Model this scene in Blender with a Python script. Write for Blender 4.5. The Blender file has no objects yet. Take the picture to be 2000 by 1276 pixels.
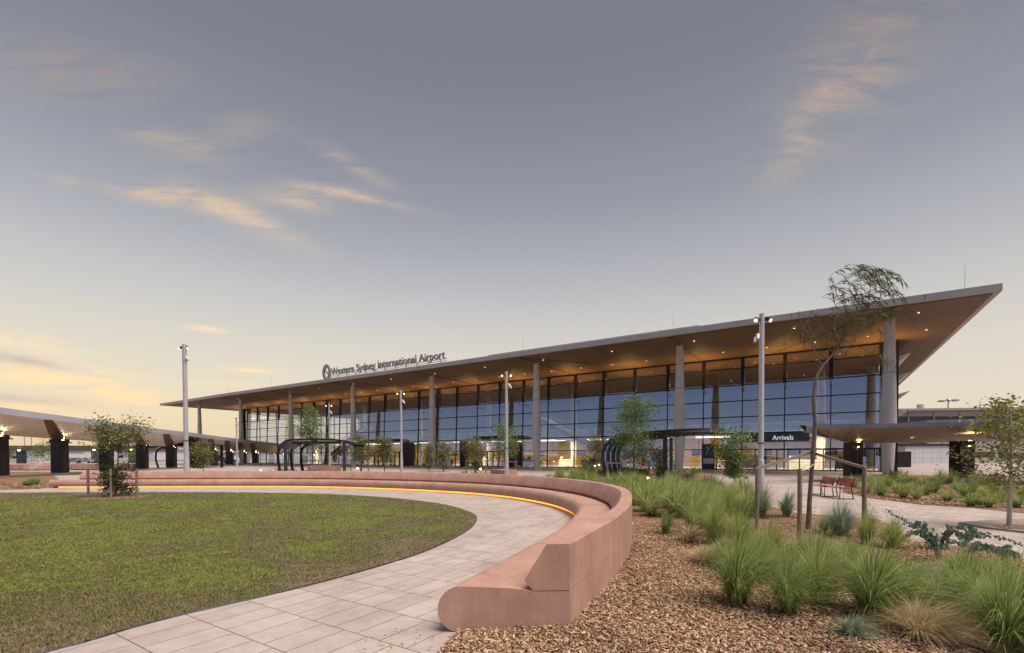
import bpy, math, random
import numpy as np
from mathutils import Vector, Matrix, noise
R = math.radians
random.seed(7); np.random.seed(7)
C = bpy.context.scene.collection
scn = bpy.context.scene

# ------------------------------------------------------------------ camera model (used to read ground positions off the survey of the photo)
F = 940.0; CH = 1.9; PITCH = R(1.2); ROLL = -0.00416
PPY = 887.0 + F*math.tan(PITCH)
def ray(px, py):
    u = (px-1000)/F; v = -(py-PPY)/F
    c, s = math.cos(ROLL), math.sin(ROLL)
    u, v = u*c - v*s, u*s + v*c
    cp, sp = math.cos(PITCH), math.sin(PITCH)
    return (u, cp+v*sp, -sp+v*cp)
def at(px, py, z=0.0):
    r = ray(px, py); t = (z-CH)/r[2]
    return (r[0]*t, r[1]*t)
def atY(px, py, Y):
    r = ray(px, py); t = Y/r[1]
    return (r[0]*t, Y, CH+r[2]*t)

# ------------------------------------------------------------------ helpers
def tag(o, label=None, cat=None, group=None, kind=None):
    if label: o['label'] = label
    if cat: o['category'] = cat
    if group: o['group'] = group
    if kind: o['kind'] = kind
    return o
def empty(name, loc=(0,0,0), rz=0.0, label=None, cat=None, group=None):
    o = bpy.data.objects.new(name, None); C.objects.link(o)
    o.location = loc; o.rotation_euler = (0,0,rz); o.empty_display_size = 0.1
    return tag(o, label, cat, group)
def children(o): return [c for c in bpy.data.objects if c.parent == o]
def copy_tree(o, kids, parent=None):
    c = o.copy(); C.objects.link(c)
    if parent is not None: c.parent = parent
    for k in kids.get(o.name, []): copy_tree(k, kids, c)
    return c
def kidmap():
    d = {}
    for o in bpy.data.objects:
        if o.parent: d.setdefault(o.parent.name, []).append(o)
    return d
def dup(root, loc, rz=0.0, s=1.0, label=None, group=None):
    c = copy_tree(root, kidmap()); c.location = loc; c.rotation_euler = (0,0,rz)
    c.scale = (s,s,s) if not isinstance(s, tuple) else s
    if label: c['label'] = label
    if group: c['group'] = group
    return c

class MB:
    def __init__(s): s.v = []; s.f = []
    def add(s, vs, fs):
        n = len(s.v); s.v += [tuple(p) for p in vs]; s.f += [tuple(i+n for i in f) for f in fs]
    def box(s, x0, x1, y0, y1, z0, z1):
        s.add([(x0,y0,z0),(x1,y0,z0),(x1,y1,z0),(x0,y1,z0),(x0,y0,z1),(x1,y0,z1),(x1,y1,z1),(x0,y1,z1)],
              [(0,3,2,1),(4,5,6,7),(0,1,5,4),(1,2,6,5),(2,3,7,6),(3,0,4,7)])
    def cbox(s, c, sz, rz=0.0, bev=0.0):
        hx, hy, hz = sz[0]/2, sz[1]/2, sz[2]/2; cr, sr = math.cos(rz), math.sin(rz)
        vs = []
        for (x,y,z) in [(-hx,-hy,-hz),(hx,-hy,-hz),(hx,hy,-hz),(-hx,hy,-hz),(-hx,-hy,hz),(hx,-hy,hz),(hx,hy,hz),(-hx,hy,hz)]:
            vs.append((c[0]+x*cr-y*sr, c[1]+x*sr+y*cr, c[2]+z))
        s.add(vs, [(0,3,2,1),(4,5,6,7),(0,1,5,4),(1,2,6,5),(2,3,7,6),(3,0,4,7)])
    def prism(s, pts, z0, z1):
        n = len(pts)
        s.add([(p[0],p[1],z0) for p in pts]+[(p[0],p[1],z1) for p in pts],
              [tuple(range(n))[::-1], tuple(range(n,2*n))]+[(i,(i+1)%n,(i+1)%n+n,i+n) for i in range(n)])
    def slab(s, top, bot):   # two matching loops of 3d points
        n = len(top)
        s.add(list(bot)+list(top), [tuple(range(n))[::-1], tuple(range(n,2*n))]+[(i,(i+1)%n,(i+1)%n+n,i+n) for i in range(n)])
    def tube(s, pts, rad, n=8, cap=True):
        pts = [Vector(p) for p in pts]; m = len(pts)
        if not hasattr(rad, '__len__'): rad = [rad]*m
        vs = []; fs = []
        for i, p in enumerate(pts):
            t = (pts[min(i+1,m-1)] - pts[max(i-1,0)])
            if t.length < 1e-9: t = Vector((0,0,1))
            t.normalize()
            a = t.cross(Vector((0,1,0)) if abs(t.y) < 0.9 else Vector((1,0,0))).normalized(); b = t.cross(a)
            for k in range(n):
                an = 2*math.pi*k/n; vs.append(p + (a*math.cos(an)+b*math.sin(an))*rad[i])
        for i in range(m-1):
            for k in range(n):
                fs.append((i*n+k, i*n+(k+1)%n, (i+1)*n+(k+1)%n, (i+1)*n+k))
        if cap:
            fs.append(tuple(range(n))); fs.append(tuple(range((m-1)*n, m*n))[::-1])
        s.add(vs, fs)
    def lathe(s, prof, n=24, c=(0,0), sy=1.0):
        vs = []; fs = []; m = len(prof)
        for (r,z) in prof:
            for k in range(n):
                a = 2*math.pi*k/n; vs.append((c[0]+r*math.cos(a), c[1]+sy*r*math.sin(a), z))
        for i in range(m-1):
            for k in range(n): fs.append((i*n+k, i*n+(k+1)%n, (i+1)*n+(k+1)%n, (i+1)*n+k))
        fs.append(tuple(range(n))[::-1]); fs.append(tuple(range((m-1)*n, m*n)))
        s.add(vs, fs)
    def disc(s, c, r, n=10, down=True):
        vs = [(c[0]+r*math.cos(2*math.pi*k/n), c[1]+r*math.sin(2*math.pi*k/n), c[2]) for k in range(n)]
        s.add(vs, [tuple(range(n))[::-1] if down else tuple(range(n))])
    def build(s, name, mat, parent=None, smooth=False, loc=None, rz=0.0):
        me = bpy.data.meshes.new(name); me.from_pydata(s.v, [], s.f); me.update()
        if mat: me.materials.append(mat)
        if smooth:
            me.polygons.foreach_set('use_smooth', [True]*len(me.polygons))
            try: me.set_sharp_from_angle(angle=R(35))
            except Exception: pass
        o = bpy.data.objects.new(name, me); C.objects.link(o)
        if parent is not None: o.parent = parent
        if loc is not None: o.location = loc
        o.rotation_euler = (0,0,rz)
        return o
def fast_mesh(name, verts, faces_flat, nper, mat, parent=None, smooth=False):
    """verts (N,3) array; faces (M,nper) index array"""
    me = bpy.data.meshes.new(name); nv = len(verts); nf = len(faces_flat)
    me.vertices.add(nv); me.vertices.foreach_set('co', np.asarray(verts, dtype=np.float32).ravel())
    me.loops.add(nf*nper); me.loops.foreach_set('vertex_index', np.asarray(faces_flat, dtype=np.int32).ravel())
    me.polygons.add(nf)
    me.polygons.foreach_set('loop_start', np.arange(0, nf*nper, nper, dtype=np.int32))
    me.update(calc_edges=True)
    if smooth: me.polygons.foreach_set('use_smooth', [True]*nf)
    me.validate(); me.materials.append(mat)
    o = bpy.data.objects.new(name, me); C.objects.link(o)
    if parent is not None: o.parent = parent
    return o

# ------------------------------------------------------------------ materials
def nd(nt, t, **kw):
    n = nt.nodes.new(t)
    for k, v in kw.items(): setattr(n, k, v)
    return n
def newmat(name):
    m = bpy.data.materials.new(name); m.use_nodes = True; nt = m.node_tree
    for n in list(nt.nodes): nt.nodes.remove(n)
    out = nd(nt, 'ShaderNodeOutputMaterial'); return m, nt, out
def ramp(nt, fac, stops, interp='LINEAR'):
    r = nd(nt, 'ShaderNodeValToRGB'); cr = r.color_ramp; cr.interpolation = interp
    while len(cr.elements) < len(stops): cr.elements.new(0.5)
    for e, (p, c) in zip(cr.elements, stops): e.position = p; e.color = (c[0], c[1], c[2], 1)
    nt.links.new(fac, r.inputs[0]); return r.outputs[0]
def coords(nt, mode='Object', rot=0.0, scale=(1,1,1), loc=(0,0,0)):
    tc = nd(nt, 'ShaderNodeTexCoord'); mp = nd(nt, 'ShaderNodeMapping')
    mp.inputs['Rotation'].default_value = (0,0,rot); mp.inputs['Scale'].default_value = scale; mp.inputs['Location'].default_value = loc
    if mode == 'World':
        g = nd(nt, 'ShaderNodeNewGeometry'); nt.links.new(g.outputs['Position'], mp.inputs[0])
    else: nt.links.new(tc.outputs[mode], mp.inputs[0])
    return mp.outputs[0]
def noise_t(nt, vec, scale, detail=4, rough=0.55, dist=0.0):
    n = nd(nt, 'ShaderNodeTexNoise'); n.inputs['Scale'].default_value = scale; n.inputs['Detail'].default_value = detail
    n.inputs['Roughness'].default_value = rough; n.inputs['Distortion'].default_value = dist
    nt.links.new(vec, n.inputs['Vector']); return n.outputs['Fac']
def mixc(nt, fac, a, b, mode='MIX'):
    m = nd(nt, 'ShaderNodeMix', data_type='RGBA', blend_type=mode)
    for s, v in ((0, fac), (6, a), (7, b)):
        if isinstance(v, (int, float)): m.inputs[s].default_value = v
        elif isinstance(v, tuple): m.inputs[s].default_value = (*v, 1) if len(v) == 3 else v
        else: nt.links.new(v, m.inputs[s])
    return m.outputs[2]
def mth(nt, op, a, b=0.0, c=None, clamp=False):
    m = nd(nt, 'ShaderNodeMath', operation=op, use_clamp=clamp)
    for i, v in enumerate([a, b] + ([c] if c is not None else [])):
        if isinstance(v, (int, float)): m.inputs[i].default_value = v
        else: nt.links.new(v, m.inputs[i])
    return m.outputs[0]
def principled(nt, out, col, rough=0.6, metal=0.0, bump=None, bstr=0.3, bdist=0.01, spec=0.5):
    p = nd(nt, 'ShaderNodeBsdfPrincipled')
    if isinstance(col, tuple): p.inputs['Base Color'].default_value = (*col, 1)
    else: nt.links.new(col, p.inputs['Base Color'])
    if isinstance(rough, (int, float)): p.inputs['Roughness'].default_value = rough
    else: nt.links.new(rough, p.inputs['Roughness'])
    p.inputs['Metallic'].default_value = metal; p.inputs['Specular IOR Level'].default_value = spec
    if bump is not None:
        b = nd(nt, 'ShaderNodeBump'); b.inputs['Strength'].default_value = bstr; b.inputs['Distance'].default_value = bdist
        nt.links.new(bump, b.inputs['Height']); nt.links.new(b.outputs[0], p.inputs['Normal'])
    nt.links.new(p.outputs[0], out.inputs[0]); return p
def simple(name, col, rough=0.6, metal=0.0, var=0.15, scale=3.0, bstr=0.1, mode='Object', fine=60, spec=0.4):
    m, nt, out = newmat(name); v = coords(nt, mode)
    n = noise_t(nt, v, scale, 5, 0.6)
    lo = tuple(c*(1-var) for c in col); hi = tuple(min(1, c*(1+var)) for c in col)
    c = ramp(nt, n, [(0.3, lo), (0.7, hi)])
    principled(nt, out, c, rough, metal, noise_t(nt, v, fine, 3), bstr, 0.004, spec); return m
def emis(name, col, s):
    m, nt, out = newmat(name); e = nd(nt, 'ShaderNodeEmission'); e.inputs[0].default_value = (*col, 1); e.inputs[1].default_value = s
    nt.links.new(e.outputs[0], out.inputs[0]); return m
def leafmat(name, cols, rough=0.5, trans=0.3):
    m, nt, out = newmat(name); g = nd(nt, 'ShaderNodeNewGeometry')
    n = len(cols); c = ramp(nt, g.outputs['Random Per Island'], [(i/max(1,n-1), k) for i, k in enumerate(cols)])
    p = principled(nt, out, c, rough, spec=0.3); t = nd(nt, 'ShaderNodeBsdfTranslucent'); nt.links.new(c, t.inputs[0])
    ms = nd(nt, 'ShaderNodeMixShader'); ms.inputs[0].default_value = trans
    nt.links.new(p.outputs[0], ms.inputs[1]); nt.links.new(t.outputs[0], ms.inputs[2]); nt.links.new(ms.outputs[0], out.inputs[0])
    return m

BANG = R(-33.088)     # heading of the terminal front
def mat_paving():
    m, nt, out = newmat('paving'); v = coords(nt, 'World', rot=-BANG, loc=(0.1, 0.13, 0))
    b = nd(nt, 'ShaderNodeTexBrick'); nt.links.new(v, b.inputs['Vector']); b.offset = 0.5
    b.inputs['Scale'].default_value = 1.0; b.inputs['Mortar Size'].default_value = 0.006; b.inputs['Mortar Smooth'].default_value = 0.1
    b.inputs['Brick Width'].default_value = 0.37; b.inputs['Row Height'].default_value = 0.695
    b.inputs['Color1'].default_value = (0.52,0.44,0.39,1); b.inputs['Color2'].default_value = (0.46,0.385,0.34,1); b.inputs['Mortar'].default_value = (0.13,0.095,0.08,1)
    b.inputs['Bias'].default_value = 0.1
    w = coords(nt, 'World')
    big = ramp(nt, noise_t(nt, w, 0.7, 8, 0.72, 0.6), [(0.32, (0.74,0.725,0.71)), (0.5, (0.96,0.95,0.94)), (0.7, (1.1,1.09,1.08))])
    med = ramp(nt, noise_t(nt, w, 5.0, 5, 0.7), [(0.35, (0.90,0.89,0.87)), (0.65, (1.04,1.04,1.05))])
    sp = ramp(nt, noise_t(nt, w, 110, 3, 0.8), [(0.36, (0.62,0.60,0.58)), (0.48, (1,1,1)), (0.60, (1.0,1.0,1.0)), (0.70, (1.22,1.2,1.18))])
    c = mixc(nt, 1.0, b.outputs['Color'], big, 'MULTIPLY'); c = mixc(nt, 1.0, c, med, 'MULTIPLY'); c = mixc(nt, 0.8, c, sp, 'MULTIPLY')
    h = mth(nt, 'MULTIPLY', b.outputs['Fac'], -1.0)
    principled(nt, out, c, 0.75, 0, mth(nt, 'ADD', h, mth(nt, 'MULTIPLY', noise_t(nt, w, 160, 3), 0.25)), 0.5, 0.004, 0.3); return m
def mat_terracotta():
    m, nt, out = newmat('terracotta_concrete'); v = coords(nt, 'World')
    big = noise_t(nt, v, 1.3, 6, 0.65); c = ramp(nt, big, [(0.3, (0.40,0.228,0.168)), (0.5, (0.47,0.275,0.205)), (0.72, (0.55,0.335,0.26))])
    sp = ramp(nt, noise_t(nt, v, 130, 3, 0.75), [(0.34, (0.42,0.38,0.36)), (0.44, (0.97,0.97,0.97)), (0.58, (1.02,1.02,1.02)), (0.68, (1.45,1.45,1.45))])
    c = mixc(nt, 0.8, c, sp, 'MULTIPLY')
    s2 = coords(nt, 'World', scale=(2.5,2.5,0.35)); st = ramp(nt, noise_t(nt, s2, 2.2, 5, 0.7), [(0.35, (0.86,0.85,0.85)), (0.6, (1.03,1.02,1.02))])
    c = mixc(nt, 1.0, c, st, 'MULTIPLY')
    principled(nt, out, c, 0.62, 0, noise_t(nt, v, 150, 4, 0.7), 0.35, 0.003, 0.35); return m
def mat_turf(name, blades=False):
    m, nt, out = newmat(name); v = coords(nt, 'World')
    n1 = noise_t(nt, v, 0.30, 6, 0.7, 0.9); n2 = noise_t(nt, v, 1.9, 7, 0.8, 1.4); n3 = noise_t(nt, v, 38, 4, 0.75)
    sep = nd(nt, 'ShaderNodeSeparateXYZ'); nt.links.new(v, sep.inputs[0])
    # dry band where the turf meets the paving: elliptical distance from the middle of the lawn
    dx = mth(nt, 'DIVIDE', mth(nt, 'ADD', sep.outputs[0], 13.0), 12.6); dy = mth(nt, 'DIVIDE', mth(nt, 'SUBTRACT', sep.outputs[1], 13.6), 11.2)
    rr = mth(nt, 'SQRT', mth(nt, 'ADD', mth(nt, 'MULTIPLY', dx, dx), mth(nt, 'MULTIPLY', dy, dy)))
    edge = nd(nt, 'ShaderNodeMapRange', interpolation_type='SMOOTHSTEP'); nt.links.new(rr, edge.inputs[0])
    edge.inputs[1].default_value = 0.84; edge.inputs[2].default_value = 1.0
    k = mth(nt, 'ADD', mth(nt, 'MULTIPLY', n1, 0.55), mth(nt, 'MULTIPLY', n2, 0.45))
    k = mth(nt, 'ADD', k, mth(nt, 'MULTIPLY', edge.outputs[0], 0.085))
    base = ramp(nt, k, [(0.32, (0.075,0.110,0.022)), (0.42, (0.140,0.162,0.040)), (0.48, (0.180,0.188,0.052)), (0.515, (0.120,0.118,0.045)), (0.575, (0.175,0.140,0.080)), (0.74, (0.27,0.21,0.14))])
    fine = ramp(nt, n3, [(0.25, (0.55,0.55,0.5)), (0.5, (1,1,1)), (0.75, (1.45,1.4,1.3))])
    c = mixc(nt, 1.0, base, fine, 'MULTIPLY')
    if blades:
        g = nd(nt, 'ShaderNodeNewGeometry'); rv = ramp(nt, g.outputs['Random Per Island'], [(0, (0.75,0.78,0.7)), (0.6, (1.05,1.08,1.0)), (0.92, (1.25,1.22,1.1)), (1.0, (1.6,1.45,1.35))])
        c = mixc(nt, 1.0, base, rv, 'MULTIPLY')
        c = mixc(nt, 1.0, c, (1.25,1.25,1.2), 'MULTIPLY')
    principled(nt, out, c, 0.8, 0, None if blades else n3, 0.8, 0.02, 0.2); return m
def mat_mulch(name, chips=False):
    m, nt, out = newmat(name); v = coords(nt, 'World')
    if chips:
        g = nd(nt, 'ShaderNodeNewGeometry')
        c = ramp(nt, g.outputs['Random Per Island'], [(0, (0.10,0.055,0.035)), (0.2, (0.24,0.13,0.078)), (0.45, (0.39,0.235,0.135)), (0.7, (0.52,0.34,0.205)), (0.88, (0.66,0.48,0.31)), (1, (0.74,0.60,0.43))])
        c = mixc(nt, 1.0, c, ramp(nt, noise_t(nt, v, 0.8, 4), [(0.35, (0.66,0.63,0.62)), (0.5, (0.92,0.89,0.86)), (0.65, (1.02,0.99,0.95))]), 'MULTIPLY')
        principled(nt, out, c, 0.75, 0, noise_t(nt, v, 300, 2), 0.3, 0.002, 0.25)
    else:
        vo = nd(nt, 'ShaderNodeTexVoronoi'); vo.inputs['Scale'].default_value = 38; nt.links.new(coords(nt, 'World', scale=(1,0.55,1), rot=0.6), vo.inputs['Vector'])
        s = nd(nt, 'ShaderNodeSeparateColor'); nt.links.new(vo.outputs['Color'], s.inputs[0])
        c = ramp(nt, s.outputs[0], [(0, (0.06,0.032,0.022)), (0.3, (0.15,0.08,0.05)), (0.6, (0.27,0.155,0.09)), (1, (0.42,0.28,0.17))])
        principled(nt, out, c, 0.85, 0, vo.outputs['Distance'], 0.8, 0.02, 0.2)
    return m
def mat_wood_soffit():
    m, nt, out = newmat('timber_look_soffit'); v = coords(nt, 'Object')
    b = nd(nt, 'ShaderNodeTexBrick'); nt.links.new(v, b.inputs['Vector']); b.offset = 0.5
    b.inputs['Scale'].default_value = 1; b.inputs['Brick Width'].default_value = 4.13; b.inputs['Row Height'].default_value = 0.32; b.inputs['Mortar Size'].default_value = 0.012
    b.inputs['Color1'].default_value = (0.195,0.114,0.062,1); b.inputs['Color2'].default_value = (0.158,0.092,0.051,1); b.inputs['Mortar'].default_value = (0.07,0.036,0.02,1)
    g = ramp(nt, noise_t(nt, coords(nt, 'Object', scale=(0.4,4,1)), 2.2, 6, 0.7), [(0.3, (0.82,0.80,0.78)), (0.7, (1.12,1.1,1.08))])
    principled(nt, out, mixc(nt, 1, b.outputs['Color'], g, 'MULTIPLY'), 0.55, 0, None, spec=0.15); return m
def mat_glass(name='facade_glass', refl=0.33, tint=(0.86,0.90,0.92)):
    m, nt, out = newmat(name)
    t = nd(nt, 'ShaderNodeBsdfTransparent'); t.inputs[0].default_value = (*tint, 1)
    g = nd(nt, 'ShaderNodeBsdfGlossy'); g.inputs['Roughness'].default_value = 0.0; g.inputs[0].default_value = (0.86,0.90,1.0,1)
    v = coords(nt, 'Object'); bp = nd(nt, 'ShaderNodeBump'); bp.inputs['Strength'].default_value = 0.02; bp.inputs['Distance'].default_value = 0.05
    nt.links.new(noise_t(nt, v, 0.35, 2), bp.inputs['Height']); nt.links.new(bp.outputs[0], g.inputs['Normal'])
    lw = nd(nt, 'ShaderNodeLayerWeight'); lw.inputs[0].default_value = 0.35
    f = mth(nt, 'ADD', mth(nt, 'MULTIPLY', lw.outputs['Fresnel'], 0.45), refl, clamp=True)
    ms = nd(nt, 'ShaderNodeMixShader'); nt.links.new(f, ms.inputs[0]); nt.links.new(t.outputs[0], ms.inputs[1]); nt.links.new(g.outputs[0], ms.inputs[2])
    nt.links.new(ms.outputs[0], out.inputs[0]); return m
def mat_bark(name, a, b, sc=18):
    m, nt, out = newmat(name); v = coords(nt, 'Object', scale=(1,1,0.3)); n = noise_t(nt, v, sc, 6, 0.7, 0.5)
    principled(nt, out, ramp(nt, n, [(0.3, a), (0.7, b)]), 0.85, 0, n, 0.6, 0.01, 0.2); return m
def mat_concrete():
    m, nt, out = newmat('pale_concrete'); v = coords(nt, 'Object'); n = noise_t(nt, v, 1.2, 6, 0.7)
    c = ramp(nt, n, [(0.3, (0.50,0.46,0.41)), (0.7, (0.62,0.58,0.52))])
    sx = nd(nt, 'ShaderNodeSeparateXYZ'); nt.links.new(v, sx.inputs[0])
    fr = mth(nt, 'FRACT', mth(nt, 'DIVIDE', mth(nt, 'ADD', sx.outputs[2], 0.05), 4.2)); ln = mth(nt, 'LESS_THAN', fr, 0.012)
    c = mixc(nt, ln, c, (0.16,0.14,0.12)); principled(nt, out, c, 0.7, 0, noise_t(nt, v, 30, 4), 0.2, 0.01); return m

M = dict(
 paving=mat_paving(), terra=mat_terracotta(), turf=mat_turf('lawn_turf'), blades=mat_turf('lawn_blades', True),
 mulch=mat_mulch('mulch_base'), chips=mat_mulch('bark_chips', True), soffit=mat_wood_soffit(),
 glass=mat_glass(), concrete=mat_concrete(),
 fascia=simple('metal_fascia', (0.36,0.335,0.31), 0.5, 0.25, 0.08, 0.4, 0.05),
 dark=simple('dark_metal', (0.022,0.023,0.028), 0.4, 0.4, 0.2, 2, 0.03),
 navy=simple('navy_metal', (0.060,0.066,0.088), 0.35, 0.5, 0.15, 2, 0.03),
 black=simple('black_cladding', (0.020,0.015,0.014), 0.38, 0.2, 0.3, 1.5, 0.05),
 galv=simple('painted_pole', (0.50,0.48,0.475), 0.45, 0.3, 0.08, 2, 0.03),
 cgrey=simple('canopy_fascia', (0.40,0.385,0.405), 0.5, 0.4, 0.08, 0.6, 0.04),
 cnavy=simple('blue_grey_fascia', (0.10,0.105,0.125), 0.5, 0.3, 0.12, 0.6, 0.04),
 wall=simple('interior_wall', (0.50,0.47,0.42), 0.8, 0, 0.05),
 warmwall=simple('warm_lit_wall', (0.62,0.40,0.12), 0.7, 0, 0.1, 0.6),  # warm yellow light of the rooms put into the wall colour
 white=simple('white_cladding', (0.62,0.61,0.62), 0.6, 0, 0.04, 0.5),
 grey=simple('grey_cladding', (0.33,0.32,0.32), 0.6, 0, 0.06, 0.5),
 red=simple('red_slats', (0.42,0.125,0.105), 0.5, 0, 0.15),
 stake=mat_bark('weathered_timber', (0.14,0.105,0.075), (0.30,0.235,0.175), 14),
 rail=mat_bark('timber_rail', (0.22,0.165,0.115), (0.38,0.31,0.23), 14),
 bark=mat_bark('bark', (0.09,0.065,0.05), (0.22,0.17,0.135)),
 pbark=mat_bark('pale_bark', (0.28,0.25,0.20), (0.50,0.46,0.38)),
 led=emis('amber_light', (1.0,0.34,0.045), 2.3), lamp=emis('lamp_lens', (1.0,0.74,0.36), 3.5), glow=emis('downlight_lens', (1.0,0.74,0.42), 3.2),
 strip=emis('ceiling_strip', (1.0,0.82,0.55), 4.0), glamp=emis('garden_lamp', (1.0,0.66,0.2), 25),
 letters=simple('sign_letters', (0.30,0.28,0.27), 0.5, 0.2, 0.05), wtext=emis('lit_white_text', (0.9,0.9,0.92), 0.55),
 l_olive=leafmat('olive_leaves', [(0.08,0.10,0.025),(0.14,0.165,0.045),(0.22,0.23,0.075),(0.27,0.22,0.09)]),
 l_green=leafmat('green_leaves', [(0.06,0.11,0.025),(0.12,0.19,0.045),(0.20,0.27,0.08),(0.30,0.34,0.13)]),
 l_dark=leafmat('dark_leaves', [(0.02,0.035,0.010),(0.045,0.07,0.018),(0.08,0.11,0.03)]),
 l_yellow=leafmat('yellowish_leaves', [(0.09,0.12,0.025),(0.19,0.21,0.045),(0.30,0.29,0.07),(0.38,0.33,0.10)]),
 l_blue=leafmat('blue_leaves', [(0.13,0.175,0.125),(0.21,0.27,0.20),(0.33,0.38,0.29)], 0.5, 0.15),
 l_willow=leafmat('willow_leaves', [(0.035,0.055,0.02),(0.075,0.10,0.03),(0.14,0.16,0.05)]),
 g_green=leafmat('tussock_green', [(0.13,0.20,0.035),(0.25,0.34,0.07),(0.38,0.45,0.13),(0.48,0.52,0.20),(0.66,0.58,0.34)], 0.5, 0.5),
 g_deep=leafmat('tussock_deep', [(0.07,0.14,0.025),(0.15,0.25,0.045),(0.25,0.35,0.09),(0.36,0.43,0.14),(0.58,0.53,0.28)], 0.5, 0.45),
 g_straw=leafmat('tussock_straw', [(0.42,0.30,0.15),(0.60,0.46,0.25),(0.78,0.64,0.40)], 0.6, 0.3),
 g_blue=leafmat('tussock_blue', [(0.14,0.20,0.12),(0.24,0.32,0.20),(0.36,0.43,0.30)], 0.5, 0.4),
)

# ------------------------------------------------------------------ world: dusk sky by direction, with thin clouds
w = bpy.data.worlds.new("World"); scn.world = w; w.use_nodes = True; nt = w.node_tree
for n in list(nt.nodes): nt.nodes.remove(n)
wo = nd(nt, 'ShaderNodeOutputWorld'); bg = nd(nt, 'ShaderNodeBackground'); nt.links.new(bg.outputs[0], wo.inputs[0])
tc = nd(nt, 'ShaderNodeTexCoord'); sx = nd(nt, 'ShaderNodeSeparateXYZ'); nt.links.new(tc.outputs['Generated'], sx.inputs[0])
X, Y, Z = sx.outputs
hl = mth(nt, 'SQRT', mth(nt, 'ADD', mth(nt, 'MULTIPLY', X, X), mth(nt, 'MULTIPLY', Y, Y))); hl = mth(nt, 'MAXIMUM', hl, 0.001)
ax = mth(nt, 'DIVIDE', X, hl); ay = mth(nt, 'DIVIDE', Y, hl)
def mr(v, a, b, c=0.0, d=1.0, it='SMOOTHSTEP'):
    m = nd(nt, 'ShaderNodeMapRange', interpolation_type=it); nt.links.new(v, m.inputs[0])
    for i, q in enumerate((a, b, c, d)): m.inputs[i+1].default_value = q
    return m.outputs[0]
zf = mth(nt, 'MAXIMUM', Z, 0.0)
left = ramp(nt, zf, [(0.0, (0.72,0.54,0.33)), (0.05, (0.74,0.61,0.40)), (0.12, (0.71,0.64,0.49)), (0.20, (0.62,0.59,0.515)), (0.29, (0.485,0.488,0.49)), (0.38, (0.35,0.362,0.40)), (0.48, (0.245,0.26,0.31)), (0.60, (0.18,0.193,0.238)), (1.0, (0.12,0.135,0.18))])
right = ramp(nt, zf, [(0.0, (0.68,0.58,0.42)), (0.08, (0.69,0.61,0.485)), (0.16, (0.63,0.585,0.51)), (0.24, (0.53,0.515,0.495)), (0.33, (0.40,0.408,0.432)), (0.45, (0.262,0.278,0.325)), (0.60, (0.18,0.193,0.238)), (1.0, (0.12,0.135,0.18))])
back = ramp(nt, zf, [(0.0, (0.42,0.40,0.42)), (0.08, (0.30,0.36,0.48)), (0.2, (0.20,0.275,0.44)), (0.35, (0.15,0.21,0.37)), (0.6, (0.13,0.16,0.25)), (1.0, (0.10,0.115,0.17))])
side = mr(ax, -0.75, 0.6)
front = mr(ay, -0.35, 0.45)
col = mixc(nt, side, left, right); col = mixc(nt, front, back, col)
# clouds
ys = mth(nt, 'MAXIMUM', Y, 0.05); U = mth(nt, 'DIVIDE', X, ys); V = mth(nt, 'DIVIDE', Z, ys)
vis = mr(Y, 0.15, 0.3)
cmb = nd(nt, 'ShaderNodeCombineXYZ'); nt.links.new(U, cmb.inputs[0]); nt.links.new(V, cmb.inputs[1])
def wisp(rot, sx_, sy_, sc, dist, lo, hi):
    mp = nd(nt, 'ShaderNodeMapping'); mp.inputs['Rotation'].default_value = (0,0,rot); mp.inputs['Scale'].default_value = (sx_, sy_, 1)
    nt.links.new(cmb.outputs[0], mp.inputs[0]); return mr(noise_t(nt, mp.outputs[0], sc, 9, 0.62, dist), lo, hi)
wisp_a = wisp(R(20), 1.0, 5.5, 4.6, 1.0, 0.30, 0.62); wisp_b = wisp(R(-40), 1.0, 3.0, 5.5, 1.0, 0.30, 0.66); wisp_c = wisp(R(8), 1.0, 7.0, 3.6, 0.8, 0.30, 0.60)
def blob(px, py, hw, hh, deg, st):
    cu = (px-1000)/F; cv = (887-py)/F; a = R(deg)
    du = mth(nt, 'SUBTRACT', U, cu); dv = mth(nt, 'SUBTRACT', V, cv)
    p = mth(nt, 'SUBTRACT', mth(nt, 'MULTIPLY', du, math.cos(a)), mth(nt, 'MULTIPLY', dv, math.sin(a)))
    q = mth(nt, 'ADD', mth(nt, 'MULTIPLY', du, math.sin(a)), mth(nt, 'MULTIPLY', dv, math.cos(a)))
    p = mth(nt, 'DIVIDE', p, hw/F); q = mth(nt, 'DIVIDE', q, hh/F)
    d = mth(nt, 'ADD', mth(nt, 'MULTIPLY', p, p), mth(nt, 'MULTIPLY', q, q))
    return mth(nt, 'MULTIPLY', mth(nt, 'POWER', 2.718, mth(nt, 'MULTIPLY', d, -0.9)), st)
def total(bs):
    t = None
    for b in bs: k = blob(*b); t = k if t is None else mth(nt, 'ADD', t, k)
    return t
ca = mth(nt, 'MULTIPLY', total([(120,145,190,50,5,.50),(345,285,95,22,14,.65),(480,258,60,26,-8,.40),(690,325,85,13,30,.50),(250,372,130,13,9,.75),(330,388,120,18,13,.6),(460,415,115,20,25,1.1),(590,383,90,18,0,.65),(700,388,90,8,12,.75),(610,405,60,14,12,.4)]), wisp_a)
cb = mth(nt, 'MULTIPLY', total([(1635,190,66,20,-8,.60),(1650,165,170,85,-52,.50),(1560,275,85,30,-58,.55),(1740,40,170,90,-45,.50)]), wisp_b)
cc = mth(nt, 'MULTIPLY', total([(40,662,110,16,9,.85),(150,748,170,22,10,1.1),(235,768,70,10,12,.9),(50,800,170,16,4,.7),(408,642,36,6,8,.9),(490,722,48,5,4,.8),(420,745,70,6,4,.4),(200,720,90,8,10,.6)]), wisp_c)
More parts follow.
